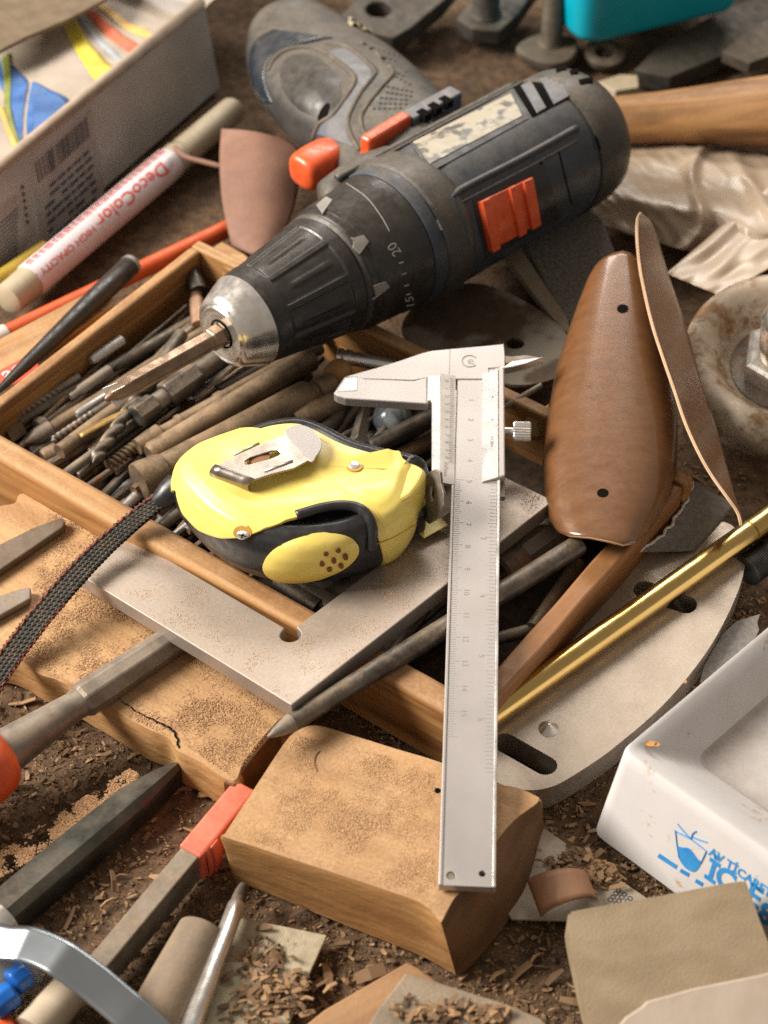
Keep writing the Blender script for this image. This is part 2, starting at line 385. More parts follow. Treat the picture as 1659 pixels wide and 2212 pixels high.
def crumb(g, c, s):
    vs = [(c[0]+s*random.uniform(-.7, .7)+a*s*.6, c[1]+s*random.uniform(-.5, .5)+b*s*.6, c[2]+d*s*random.uniform(.4, .9)) for a, b, d in ((-1, -1, 0), (1, -1, 0), (1, 1, 0), (-1, 1, 0), (0, 0, 1))]
    g.add(vs, [(3, 2, 1, 0), (0, 1, 4), (1, 2, 4), (2, 3, 4), (3, 0, 4)])
g = G()
for _ in range(21000):
    x, y = random.uniform(-13, 13), random.uniform(-18.5, 6)
    if noise.noise((x*.35, y*.35, 9)) < random.uniform(-.7, .35): continue
    l = random.choice([.08, .11, .14, .18, .24])*random.uniform(.6, 1.3)
    chip(g, (x, y, hgt(x, y)+random.uniform(0, .12)), l, l*random.uniform(.25, .6), .02, random.uniform(0, 7), random.uniform(-.5, .5), random.uniform(-.6, .6), random.uniform(-.03, .05))
for _ in range(520):
    x, y = random.uniform(-13, 13), random.uniform(-18.5, 0)
    if noise.noise((x*.3, y*.3, 2)) < random.uniform(-.35, .3): continue
    l = random.uniform(.35, .95)
    chip(g, (x, y, hgt(x, y)+random.uniform(.06, .22)), l, l*random.uniform(.14, .42), .035, random.uniform(0, 7), random.uniform(-.35, .35), random.uniform(-.6, .6), random.uniform(-.06, .12))
tag(build('wood_chips', g, CHIPM, fr=Matrix.Identity(4), recalc=False), 'loose brown wood chips and splinters strewn over the bench', 'wood chips', kind='stuff')
g = G()
for _ in range(42000):
    x, y = random.uniform(-14, 14), random.uniform(-18.5, 26)
    crumb(g, (x, y, hgt(x, y)-.01), random.uniform(.02, .075))
for _ in range(60000):
    x, y = random.uniform(-12.5, 12.5), random.uniform(-18.5, -1)
    if noise.noise((x*.5, y*.5, 4)) < random.uniform(-.8, .3): continue
    crumb(g, (x, y, hgt(x, y)-.005), random.uniform(.018, .055))
tag(build('sawdust', g, FINEM, fr=Matrix.Identity(4), recalc=False), 'fine dark sawdust lying all over the bench', 'sawdust', kind='stuff')
def strew(label, pl, poly_px, n, seed, s=(.018, .05), thr=.0, freq=.9, base=0.0, m=None):
    """crumbs of sawdust gathered in patches on a flat top"""
    rnd = random.Random(seed); poly = pl.pts(poly_px); xs = [q[0] for q in poly]; ys = [q[1] for q in poly]; g = G()
    def inside(x, y):
        c = False; j = len(poly)-1
        for i in range(len(poly)):
            if (poly[i][1] > y) != (poly[j][1] > y) and x < (poly[j][0]-poly[i][0])*(y-poly[i][1])/(poly[j][1]-poly[i][1])+poly[i][0]: c = not c
            j = i
        return c
    for _ in range(n):
        x, y = rnd.uniform(min(xs), max(xs)), rnd.uniform(min(ys), max(ys))
        if not inside(x, y): continue
        q = noise.noise((x*freq, y*freq, seed))+.5*noise.noise((x*freq*3, y*freq*3, seed+5))
        if q < thr+rnd.gauss(0, .16): continue
        wpt = pl.w(x, y, base); crumb(g, wpt, rnd.uniform(*s)*(1+1.2*max(0, q)))
    return tag(build('sawdust', g, m or DUSTM, fr=Matrix.Identity(4), recalc=False), label, 'sawdust', kind='stuff')

# ------------------------------------------------------------------ wooden tray
ZT = 2.8
TA = P(430, 517, ZT); TU = nrm(np.array([.8068, -.5908, 0])); TV = np.array([TU[1], -TU[0], 0.0])
def tray(u, v, z): return TA*np.array([1, 1, 0])+TU*u+TV*v+np.array([0, 0, z])
tr = thing('wooden_tray', 'shallow honey coloured wooden tray full of drill bits and punches', 'tray', tray(10, 6, 0))
TL, TW = 21.9, 13.3
def wallp(name, u0, u1, v0, v1, z0, z1, m=WOODTRAY, bev=.12, along='u', wob=0.05):
    """a wall board with slightly uneven faces"""
    L = (u1-u0) if along == 'u' else (v1-v0); g = G(); nn = 26
    def ring(t):
        a = noise.noise((t*4, z1, u0))*wob; b = noise.noise((t*4, 7+v0, u1))*wob
        if along == 'u': u = u0+(u1-u0)*t; return [(u, v0+a, z0), (u, v1+b, z0), (u, v1+b, z1+a), (u, v0+a, z1+b*.6)]
        v = v0+(v1-v0)*t; return [(u0+a, v, z0), (u1+b, v, z0), (u1+b, v, z1+a), (u0+a, v, z1+b*.6)]
    vs = [tray(*q) for i in range(nn) for q in ring(i/(nn-1))]
    fs = [(i*4+k, i*4+(k+1) % 4, i*4+4+(k+1) % 4, i*4+4+k) for i in range(nn-1) for k in range(4)]+[(3, 2, 1, 0), (nn*4-4, nn*4-3, nn*4-2, nn*4-1)]
    g.add(vs, fs)
    return build(name, g, m, tr, frame(tray((u0+u1)/2, (v0+v1)/2, z0), TU if along == 'u' else TV), smooth=30, bevel=bev, seg=3)
wallp('side_board', 0, TL, 0, .5, 0, ZT, bev=.1)
wallp('side_board', -.3, TL, TW-.95, TW, 0, ZT, bev=.2)
wallp('end_board', 0, .48, .51, TW-1.01, 0, ZT, along='v', bev=.13)
wallp('end_board', TL-.75, TL, .66, TW-1.01, 0, ZT, WOODRED, along='v', bev=.13)
g = G(); g.add([tray(*q) for q in ((.3, .3, .12), (TL-.3, .3, .12), (TL-.3, TW-.5, .12), (.3, TW-.5, .12), (.3, .3, .42), (TL-.3, .3, .42), (TL-.3, TW-.5, .42), (.3, TW-.5, .42))], [(3, 2, 1, 0), (4, 5, 6, 7), (0, 1, 5, 4), (1, 2, 6, 5), (2, 3, 7, 6), (3, 0, 4, 7)])
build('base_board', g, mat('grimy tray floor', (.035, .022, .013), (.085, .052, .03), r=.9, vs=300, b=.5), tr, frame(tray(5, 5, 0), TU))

# ------------------------------------------------------------------ cordless drill
T0 = P(478, 722, 5.3); T1 = P(1276, 272, 4.3); DL = np.linalg.norm(T1-T0); DX = (T1-T0)/DL
DN = nrm(np.cross(DX, (0, 0, 1)))            # horizontal, towards the camera
DU = np.cross(DN, DX)                        # up
if DU[2] < 0: DU = -DU
def dc(x, ph, r): return T0+DX*x+r*(math.cos(ph)*DU+math.sin(ph)*DN)
DFR = Matrix.Identity(4)
for i in range(3): DFR[i][0], DFR[i][1], DFR[i][2], DFR[i][3] = DX[i], DN[i], DU[i], T0[i]
dr = thing('cordless_drill', 'dusty slate blue and black cordless drill with orange trigger lying across the tray', 'drill', T0+DX*11-np.array([0, 0, 2.6]))
def dlathe(name, prof, m, n=56, smooth=35, **k): return build(name, G().lathe(prof, n, **k), m, dr, DFR, smooth=smooth, local=True)
def patch(name, sf, quad, off, m, parent, nu=8, nv=8, dn=.08, crown=0.0, smooth=40, bevel=0, fn=None):
    """raised piece on a surface; quad = four picture corners, off = height over the surface"""
    q = np.array(quad, float); top = []; bot = []
    for i in range(nu):
        for j in range(nv):
            a, b = i/(nu-1), j/(nv-1)
            x = (1-a)*(1-b)*q[0]+a*(1-b)*q[1]+a*b*q[2]+(1-a)*b*q[3]
            h = off+crown*(1-(2*a-1)**4)*(1-(2*b-1)**4)+(fn(a, b) if fn else 0)
            top.append(sf.at(x[0], x[1], h)); bot.append(sf.at(x[0], x[1], -dn))
    g = G(); N = nu*nv; fs = []
    for i in range(nu-1):
        for j in range(nv-1):
            a = i*nv+j; fs.append((a, a+nv, a+nv+1, a+1)); fs.append((N+a+1, N+a+nv+1, N+a+nv, N+a))
    per = [i*nv for i in range(nu)]+[(nu-1)*nv+j for j in range(1, nv)]+[i*nv+nv-1 for i in range(nu-2, -1, -1)]+[j for j in range(nv-2, 0, -1)]
    for k in range(len(per)):
        a, b = per[k], per[(k+1) % len(per)]; fs.append((a, b, b+N, a+N))
    g.add(top+bot, fs)
    return build(name, g, m, parent, smooth=smooth, bevel=bevel)
def disc(name, sf, x, y, rx, ry, off, m, parent, rings=4, n=24, dome=0.0, rot=0.0, dn=.06, pw=4):
    """round raised piece on a surface, ellipse given in the picture"""
    g = G(); vs = [sf.at(x, y, off+dome)]; fs = []
    for k in range(1, rings+1):
        for q in ell(x, y, rx*k/rings, ry*k/rings, n, rot): vs.append(sf.at(q[0], q[1], off+dome*(1-(k/rings)**pw)))
    for q in ell(x, y, rx, ry, n, rot): vs.append(sf.at(q[0], q[1], -dn))
    for i in range(n): fs.append((0, 1+i, 1+(i+1) % n))
    for k in range(rings):
        for i in range(n): a = 1+k*n; fs.append((a+i, a+n+i, a+n+(i+1) % n, a+(i+1) % n))
    g.add(vs, fs); return build(name, g, m, parent, smooth=50)
def line(name, sf, px, r, m, parent, off=0.0, n=40, closed=False, sec=8):
    pp = smoothloop(px, n, closed); return build(name, G().tube([sf.at(a, b, off) for a, b in pp], r, sec, closed), m, parent, smooth=180)

# turned parts along the drill axis
dlathe('chuck_nose', [(.02, .55), (0, .62), (-.02, 1.0), (.06, 1.08), (.02, 1.14), (.10, 1.28), (.30, 1.38), (1.12, 1.72), (1.2, 1.66)], CHROME)
dlathe('chuck_bore', [(.5, .1), (.0, .56), (-.04, .5), (.3, .45)], HOLE, n=24)
def fl_r(x, ph):
    base = 1.70+(2.26-1.70)*(x-1.14)/(4.9-1.14)
    if x < 1.3: base -= .04*(1.3-x)/.16
    k = (ph/(2*math.pi)*9+.62) % 1
    def sst(e0, e1, t): t = min(max((t-e0)/(e1-e0), 0), 1); return t*t*(3-2*t)
    rec = sst(.07, .12, k)*(1-sst(.88, .93, k))*sst(1.75, 1.9, x)*(1-sst(4.35, 4.45, x))
    rib = sst(.40, .44, k)*(1-sst(.56, .60, k))*sst(2.2, 2.5, x)*(1-sst(3.9, 4.2, x))
    return base-.07*rec+.045*rib*rec
g = G(); XS = list(np.concatenate([[1.13, 1.14], np.linspace(1.2, 1.7, 6), np.linspace(1.74, 1.92, 6), np.linspace(2, 4.2, 24), np.linspace(4.3, 4.5, 8), [4.7, 4.88, 4.96]])); n = 240
vs = []; fs = []
for i, x in enumerate(XS):
    for k in range(n):
        a = 2*math.pi*k/n; rr = fl_r(x, a) if i < len(XS)-1 else 2.16
        vs.append((x, rr*math.sin(a), rr*math.cos(a)))
for i in range(len(XS)-1):
    for k in range(n): a, b = i*n+k, i*n+(k+1) % n; fs.append((a, b, b+n, a+n))
g.add(vs, fs); build('chuck_sleeve', g, BLACKPL, dr, DFR, smooth=45, local=True)
dlathe('chuck_ring', [(4.94, 2.0), (4.96, 2.20), (5.06, 2.30), (5.16, 2.31), (5.2, 2.2)], DRILLGRIP)
dlathe('torque_collar', [(5.15, 2.0), (5.18, 2.28), (5.26, 2.35), (5.5, 2.38), (5.52, 2.42), (5.56, 2.44), (7.3, 2.58), (7.36, 2.61), (7.9, 2.66), (7.98, 2.6)], BLACKPL)
dlathe('gearbox_ring', [(7.9, 2.4), (7.95, 2.68), (8.02, 2.73), (8.5, 2.76), (8.56, 2.7)], DRILLBODY)
dlathe('front_housing', [(8.5, 2.5), (8.52, 2.76), (8.62, 2.84), (9.4, 2.87), (9.75, 2.85), (9.95, 2.76), (10.0, 2.5)], DRILLGRIP)
dlathe('motor_housing', [(9.9, 2.5), (9.95, 2.72), (10.4, 2.76), (16.8, 2.78), (17.2, 2.72)], DRILLBODY)
dlathe('rear_cap', [(17.0, 2.5), (17.05, 2.80), (17.15, 2.86), (18.3, 2.82), (18.8, 2.70), (19.15, 2.46), (19.4, 2.0), (19.5, 1.4), (19.52, .4)], DRILLGRIP)
bt = rod('screwdriver_bit', dc(.6, 0, 0), dc(-5.15, 0, 0)+np.array([0, 0, .0]), [(0, .44), (.185, .44), (.20, .36), (.215, .375), (.80, .375), (.91, .30), (.975, .15), (1, .06)], OLDSTEEL, dr, n=6, smooth=20, bevel=.03)
BITM = mat('worn bronze steel', (.19, .125, .085), (.29, .205, .145), r=.30, m=.75, vs=160, dust=.25, b=.15); bt.data.materials[0] = BITM
g = G()                                      # the ground cross flats at the bit's tip
for k in range(4):
    a = k*math.pi/2+.5; g.box((0, 0, 0), (1.1, .05, .30), Matrix(DFR)@Matrix.Translation((-4.45, .17*math.sin(a), .17*math.cos(a)))@Matrix.Rotation(-a, 4, 'X')@Matrix.Rotation(.12, 4, 'Y'))
build('bit_flutes', g, CHROME, bt, bevel=.015)
cylf = lambda rad: (lambda u, v: dc(u, v, rad(u) if callable(rad) else rad))
face = lambda a, b, p, s: (math.cos(b)*DU+math.sin(b)*DN)@(CAMP-p) > 0
SB = Surf(cylf(2.77), (9.5, 17.3), (-1.4, 2.6), 90, face)
SCC = Surf(cylf(lambda x: 2.44+(x-5.56)*.08), (5.2, 8.2), (-1.4, 2.6), 70, face)
SH = Surf(cylf(2.86), (8.4, 10), (-1.4, 2.6), 60, face)
SR = Surf(cylf(lambda x: 2.9-.03*(x-17)), (17, 19), (-1.4, 2.6), 60, face)
LABELM = mat('worn printed label', (.09, .088, .08), (.42, .375, .285), r=.4, vs=120, lo=.40, hi=.52, detail=14, dust=.25, dcol=(.25, .19, .125))
patch('label_bay', SB, [(880, 302), (1108, 192), (1142, 256), (930, 372)], .03, DRILLBODY, dr, 12, 8)
patch('rating_label', SB, [(893, 309), (1104, 204), (1127, 252), (928, 356)], .055, LABELM, dr, 12, 8)
patch('vent_slot', SB, [(1110, 192), (1200, 148), (1231, 212), (1150, 254)], .035, HOLE, dr, 10, 8)
for q in ([(1126, 188), (1148, 178), (1180, 236), (1160, 247)], [(1164, 168), (1196, 152), (1228, 210), (1196, 228)]):
    patch('vent_rib', SB, q, .09, DRILLBLUE, dr, 6, 8, bevel=.03)
line('housing_ridge', SB, [(914, 382), (930, 380), (1080, 303), (1218, 232)], .07, DRILLGRIP, dr, -.01)
line('housing_ridge', SB, [(990, 580), (975, 510), (962, 448), (985, 418), (1013, 400), (1130, 340), (1246, 276)], .15, DRILLBODY, dr, -.03)
line('housing_ridge', SB, [(1003, 576), (990, 510), (982, 452), (1002, 434), (1020, 425), (1135, 365), (1246, 304)], .05, DRILLGRIP, dr, .0)
patch('selector_bay', SB, [(1022, 432), (1176, 352), (1212, 470), (1050, 560)], .02, RUBBER, dr, 10, 8)
sl = patch('gear_selector', SB, [(1031, 437), (1143, 385), (1160, 480), (1054, 540)], .12, ORANGE, dr, 14, 10, bevel=.03)
for q, h in (([(1031, 437), (1050, 429), (1072, 530), (1054, 540)], .27), ([(1092, 408), (1108, 400), (1130, 497), (1113, 508)], .24), ([(1122, 394), (1143, 384), (1160, 480), (1140, 491)], .25)):
    patch('selector_rib', SB, q, h, ORANGE, sl, 5, 8, bevel=.05)
for q in ([(1166, 350), (1170, 348), (1200, 470), (1196, 472)], [(1206, 330), (1209, 328), (1236, 440), (1233, 442)]):
    patch('housing_groove', SB, q, .012, HOLE, dr, 3, 8)
for q in ([(1200, 148), (1222, 141), (1224, 148), (1202, 155)], [(1230, 152), (1247, 148), (1250, 155), (1234, 160)], [(1250, 172), (1279, 166), (1282, 175), (1254, 181)], [(1268, 300), (1274, 298), (1290, 330), (1286, 332)]):
    patch('rear_slot', SR, q, .012, HOLE, dr, 4, 3)
disc('screw_recess', SH, 903, 492, 17, 42, .012, RUBBER, dr, rot=-.3)
disc('housing_screw', SH, 917, 503, 8, 9, .05, STEEL, dr, dome=.03)
GREYM = mat('collar grey', (.20, .19, .175), (.27, .255, .235), r=.5, vs=150, dust=.2)
for q in ([(683, 443), (705, 425), (719, 432), (697, 462)], [(748, 519), (785, 508), (797, 522), (778, 548)], [(798, 622), (832, 607), (842, 620), (805, 648)]):
    patch('collar_marker', SCC, q, .03, GREYM, dr, 5, 5, bevel=.02)
line('collar_line', SCC, [(742, 392), (790, 425), (822, 465), (842, 500)], .022, GREYM, dr, .0)
def onc(cx, cy, ang, sc):
    c, s_ = math.cos(ang), math.sin(ang)
    return lambda x, y: SCC.at(cx+(x*c+y*s_)*sc, cy-(-x*s_+y*c)*sc, .015)
g = text_geo('20', 1.0, onc(852, 538, R(-125), 30)); build('collar_number', g, mat('collar print', (.42, .40, .35), (.5, .47, .42), r=.6), dr, recalc=False)
g = text_geo('15', 1.0, onc(886, 652, R(-100), 26)); build('collar_number', g, MATS['collar print'], dr, recalc=False)
g = G()
for x, y in ((866, 568), (872, 592), (877, 617), (881, 636)):
    g.tube([SCC.at(x-4, y+1, .01), SCC.at(x+5, y-2, .01)], .022, 6)
build('collar_ticks', g, MATS['collar print'], dr)
SG = Surf(cylf(2.75), (7.9, 8.6), (-1.4, 2.6), 50, face)
line('index_mark', SG, [(846, 423), (858, 417)], .03, MATS['collar print'], dr, .0, 4)

# handle: sections given by its left and right outline
HS = [((765, 460), (1030, 330), 4.3, 1.8), ((720, 400), (985, 255), 4.25, 1.85), ((672, 320), (952, 222), 4.2, 1.9), ((628, 285), (905, 170), 4.15, 1.95), ((582, 238), (856, 118), 3.95, 1.75), ((545, 190), (800, 82), 3.8, 1.7), ((528, 135), (756, 58), 3.65, 1.65), ((531, 92), (718, 46), 3.6, 1.6), ((550, 64), (690, 38), 3.5, 1.15), ((585, 48), (662, 36), 3.45, .55)]
hc = []; ha = []; hb = []
for l, r_, z, b in HS:
    A, B = P(*l, z), P(*r_, z); hc.append((A+B)/2); ha.append((B-A)/2); hb.append(b)
hc, ha, hb = np.array(hc), np.array(ha), np.array(hb)
def hsec(s):
    t = min(max(s, 0), 1)*(len(HS)-1); i = min(int(t), len(HS)-2); u = t-i
    def cr(a):
        g_ = lambda j: a[min(max(j, 0), len(HS)-1)]
        p0, p1, p2, p3 = g_(i-1), g_(i), g_(i+1), g_(i+2)
        return .5*(2*p1+(p2-p0)*u+(2*p0-5*p1+4*p2-p3)*u*u+(3*p1-p0-3*p2+p3)*u**3)
    return cr(hc), cr(ha), cr(hb)
def hsurf(s, a):
    c, av, b = hsec(s); ca, sa = math.cos(a), math.sin(a); e = .85
    return c+av*math.copysign(abs(ca)**e, ca)*((.96-.12*min(1, max(0, (s-.28)/.22))) if ca > 0 else .96)+np.array([0, 0, 1])*b*math.copysign(abs(sa)**e, sa)
g = G(); g.grid(lambda u, v: hsurf(v, 2*math.pi*u), 64, 60, wrap=True)
g.f.append(tuple(i*60+59 for i in range(64)))
build('handle', g, DRILLGRIP, dr, smooth=60)
SHD = Surf(hsurf, (.02, .98), (-.1, math.pi+.1), 90)
Z1 = lambda l: [(501+a*.3125, b*.3125) for a, b in l]
RIDGE = RIDGED
line('grip_ridge', SHD, Z1([(560, 960), (600, 860), (690, 800), (770, 700), (830, 610), (850, 550), (820, 500), (740, 430), (640, 360), (520, 325), (380, 345), (290, 410), (250, 490)]), .105, RIDGE, dr, -.01, 60)
line('grip_ridge', SHD, Z1([(640, 300), (790, 320), (900, 400), (990, 490), (960, 550), (890, 640), (830, 750), (800, 850), (830, 950), (880, 1040)]), .095, RIDGE, dr, -.01, 60)
line('grip_ridge', SHD, Z1([(890, 290), (1000, 370), (1110, 490), (1090, 540), (1000, 640), (920, 750), (890, 830), (930, 930), (1050, 880), (1250, 790), (1430, 720)]), .10, RIDGE, dr, -.01, 60)
GRIPD = mat('dark grip panel', (.016, .018, .020), (.028, .029, .030), r=.38, vs=150, dust=.30, dflat=.2, dcol=(.25, .19, .125), b=.1)
disc('grip_panel', SHD, *Z1([(545, 590)])[0], 78, 56, .01, GRIPD, dr, 8, 40, dome=.10, rot=R(48), pw=2)
def ribbon(name, sf, Lc, Rc, off, m, parent, nu=6, nv=40):
    l_, r_ = smoothloop(Lc, nv, False), smoothloop(Rc, nv, False)
    g = G(); g.grid(lambda u, v: sf.at(*(l_[round(v*(nv-1))]*(1-u)+r_[round(v*(nv-1))]*u), off), nu, nv)
    return build(name, g, m, parent, smooth=180, solid=.05)
ribbon('battery_end', SHD, [(566, 222), (545, 175), (540, 125), (552, 88), (590, 64)], [(588, 222), (572, 168), (590, 125), (650, 98), (720, 82)], .03, mat('glossy navy plastic', (.014, .022, .033), (.024, .034, .046), r=.24, vs=150, dust=.12), dr)
ribbon('neck_panel', SHD, Z1([(585, 930), (640, 850), (720, 790), (790, 690), (840, 610), (855, 550), (830, 500), (740, 425), (650, 360)]), Z1([(860, 1020), (815, 950), (800, 850), (830, 750), (890, 640), (960, 550), (985, 490), (900, 400), (790, 325)]), .025, DRILLBLUE, dr)
g = G()
rn = random.Random(3)
for Q in ([(980, 330), (1180, 400), (1300, 640), (1120, 540)], [(1080, 600), (1270, 640), (1190, 760), (970, 770)]):
    Q = np.array(Q, float)
    for i in range(6):
        for j in range(5):
            a, b = (i+.5*(j % 2))/6, j/4.5
            q = Z1([(1-a)*(1-b)*Q[0]+a*(1-b)*Q[1]+a*b*Q[2]+(1-a)*b*Q[3]])[0]
            p = SHD.at(q[0], q[1], 0); g.lathe([(-.05, .07), (.03, .06), (.055, .02)], 7, 0, frame(p, (0, .1, 1), (1, 0, 0)))
tag(build('grip_dots', g, DRILLGRIP, dr, smooth=40), None, None, kind='stuff')
disc('screw_well', SHD, *Z1([(640, 780)])[0], 8, 22, .07, HOLE, dr, rot=.5)
disc('battery_clip', SHD, *Z1([(885, 175)])[0], 30, 10, .12, CREAM, dr, rot=.42, dome=.05)
# trigger and direction switch
tp = P(690, 352, 4.75); td = nrm(P(640, 385, 4.75)-P(735, 330, 4.75))
g = G(); SEC = [(-1.2, .80, .72), (.1, .80, .74), (.75, .78, .74), (.98, .70, .66), (1.08, .5, .5), (1.1, .2, .2)]
vs = []; n = 28
ty = nrm(np.cross((0, 0, 1), td)); tz = np.cross(td, ty)
for x, a, b in SEC:
    for k in range(n):
        c = 2*math.pi*k/n; e = .7
        vs.append(tp+td*x+ty*a*math.copysign(abs(math.cos(c))**e, math.cos(c))+tz*b*math.copysign(abs(math.sin(c))**e, math.sin(c)))
g.add(vs, [(i*n+k, i*n+(k+1) % n, (i+1)*n+(k+1) % n, (i+1)*n+k) for i in range(len(SEC)-1) for k in range(n)]+[tuple(range(n)), tuple(range((len(SEC)-1)*n, len(SEC)*n))])
build('trigger', g, ORANGE, dr, smooth=50, sub=1)
def slabrod(name, a, b, wd, th, m, parent, bevel=.1):
    A, B = P(*a), P(*b); L = np.linalg.norm(B-A)
    return build(name, G().box((L/2, 0, 0), (L, wd, th)), m, parent, frame(A, B-A), bevel=bevel, seg=3, local=True)
slabrod('direction_switch', (787, 322, 6.1), (879, 266, 6.0), .55, 1.0, ORANGE, dr, .16)
slabrod('switch_panel', (878, 270, 5.92), (985, 212, 5.82), .7, .9, DRILLBLUE, dr, .1)
for k in range(3):
    slabrod('switch_slot', (908+k*24, 253-k*14, 6.25-k*.03), (922+k*24, 245-k*14, 6.24-k*.03), .5, .32, HOLE, dr, .03)
seam = [dc(x, -.86-.06*(x-8)/10, 2.86) for x in np.linspace(7.6, 17.4, 30)]
build('seam_flange', G().tube(seam, .17, 8), DRILLGRIP, dr, smooth=180)
seam = [dc(x, -.60-.04*(x-10)/8, 2.80) for x in np.linspace(9.6, 17.2, 30)]
build('seam_flange', G().tube(seam, .08, 8), DRILLGRIP, dr, smooth=180)
# nose under the trigger, joining the gearbox
g = G(); g.tube([dc(6.9, -1.2, 1.9), dc(7.6, -1.15, 2.5), dc(9, -1.1, 2.5), dc(10.5, -1.2, 2.4)], [.4, .78, .95, .95], 18); build('trigger_guard', g, DRILLGRIP, dr, smooth=60)

# ------------------------------------------------------------------ plank with sawdust, in front of the tray
ZP = 1.6
pp = level(ZP, (30, 1418), (512, 1690))
PLK = [(-60, 1368), (30, 1418), (90, 1452), (150, 1478), (250, 1540), (320, 1580), (365, 1598), (386, 1625), (430, 1648), (505, 1692), (530, 1650), (560, 1612), (605, 1560), (640, 1528), (560, 1480), (470, 1420), (300, 1205), (205, 1130), (112, 1068), (75, 1063), (40, 1064), (30, 1082), (-20, 1092), (-90, 1105)]
def plank():
    out = smoothloop(PLK, 160); g = G(); l2 = pp.pts(out); N = len(l2); rows = [(0, .10), (-.10, .0), (-.5, .02), (-1.0, .03), (-1.52, .0)]
    vs = []; c = np.mean(l2, 0)
    for z, ins in rows:
        for i, q in enumerate(l2):
            q = np.array(q); d = nrm(c-q); k = noise.noise((q[0]*1.4, q[1]*1.4, z*2))*.10 if z < 0 else 0
            q = q+d*(ins+k); vs.append((q[0], q[1], z+(0.04*noise.noise((q[0], q[1], 1)) if z == 0 else 0)))
    fs = [(i*N+k, i*N+(k+1) % N, (i+1)*N+(k+1) % N, (i+1)*N+k) for i in range(len(rows)-1) for k in range(N)]
    fs += [tuple(range(N)), tuple(range((len(rows)-1)*N, len(rows)*N))]
    g.add(vs, fs); return build('plank', g, PLANKM, pk, pp.fr, smooth=35, local=True)
pk = thing('wooden_plank', 'pale rough wooden plank coated in sawdust along the front of the tray', 'plank', P(250, 1450, 0))
plank()
E2 = Plane((505, 1692, ZP), (605, 1560, ZP), (512, 1712, ZP-1.2))
g = G(); q = [P(503, 1696, ZP-.05), P(530, 1652, ZP-.05), P(560, 1614, ZP-.05), P(603, 1564, ZP-.05)]
vs = [a+np.array([.05, -.04, 0]) for a in q]+[a+np.array([.05, -.04, -1.5]) for a in q]+[a+np.array([-.3, .1, 0]) for a in q]+[a+np.array([-.3, .1, -1.5]) for a in q]
g.add(vs, [(i, i+1, i+5, i+4) for i in range(3)]+[(i+8, i+12, i+13, i+9) for i in range(3)]+[(i, i+8, i+9, i+1) for i in range(3)]+[(i+4, i+5, i+13, i+12) for i in range(3)]+[(0, 4, 12, 8), (3, 11, 15, 7)])
build('sawn_end', g, BARK, pk, bevel=.04)
crk = smoothloop([(255, 1508), (300, 1540), (345, 1562), (375, 1580), (385, 1612), (378, 1640)], 50, False)
g = G().tube([P(a+2*math.sin(i*1.3), b, ZP+.005-(.9 if i > 40 else .02)*max(0, i-40)/9) for i, (a, b) in enumerate(crk)], [.008+.022*math.sin(i/49*math.pi)+.012*abs(math.sin(i*1.7)) for i in range(50)], 6)
build('crack', g, HOLE, pk)
strew('light sawdust in patches on the pale plank', pp, [(40, 1415), (110, 1075), (300, 1215), (600, 1500), (600, 1560), (505, 1680), (380, 1600), (240, 1530)], 62000, 3, (.008, .024), -.05, .7, .02)

# ------------------------------------------------------------------ engineer's square
sqC, sqL, sqR = P(629, 1523, 3.7), P(142.5, 1251, 2.35), P(1171, 1100, 3.05)
sx_ = nrm(sqR-sqC); sy_ = sqL-sqC; Ln = np.linalg.norm(sy_); sy_ = nrm(sy_-sx_*(sy_@sx_)); sz_ = np.cross(sx_, sy_)
SQF = Matrix.Identity(4)
for i in range(3): SQF[i][0], SQF[i][1], SQF[i][2], SQF[i][3] = sx_[i], sy_[i], sz_[i], sqC[i]
class PF(Plane):
    def __init__(s, fr):
        s.fr = fr; A = np.array(fr); s.o = A[:3, 3]; s.x = A[:3, 0]; s.y = A[:3, 1]; s.n = A[:3, 2]
SQP = PF(SQF)
nx, ny = SQP.loc(615, 1364)
wl = SQP.loc(260, 1166); wr = nx
print('square notch', nx, ny, 'left end', wl, SQP.loc(142.5, 1251), SQP.loc(1171, 1100))
LA = SQP.loc(142.5, 1251)[1]; RA = SQP.loc(1171, 1100)[0]+.6
W1 = 2.35; r = .33
nt = [(W1+.02, W1-.0)]
notch = [(W1-.12+r*math.cos(t), W1-.12+r*math.sin(t)) for t in np.linspace(R(100), R(350), 14)]
sq_out = [(0, 0), (RA, 0), (RA, W1), (W1+.25, W1)]+notch[::-1]+[(W1, W1+.25), (W1, LA), (0, LA)]
g = G().prism(sq_out, -.56, 0)
sqo = build('engineers_square', g, DUSTSTEEL, None, SQF, bevel=.035, local=True); tag(sqo, 'heavy flat steel try square dusted with sawdust lying on plank and tray', 'try square')
def sqpx(a, b): return tuple(proj(SQP.w(a, b)))
DUSTL = mat('pale sawdust crumbs', (.46, .30, .17), (.60, .42, .26), r=.95, island=True)
strew('tan sawdust scattered over the steel square', SQP, [sqpx(.1, .1), sqpx(RA-.1, .1), sqpx(RA-.1, W1-.1), sqpx(W1-.5, W1-.4), sqpx(W1-.1, LA-.1), sqpx(.1, LA-.1)], 30000, 12, (.006, .017), .16, .8, .005, DUSTL)

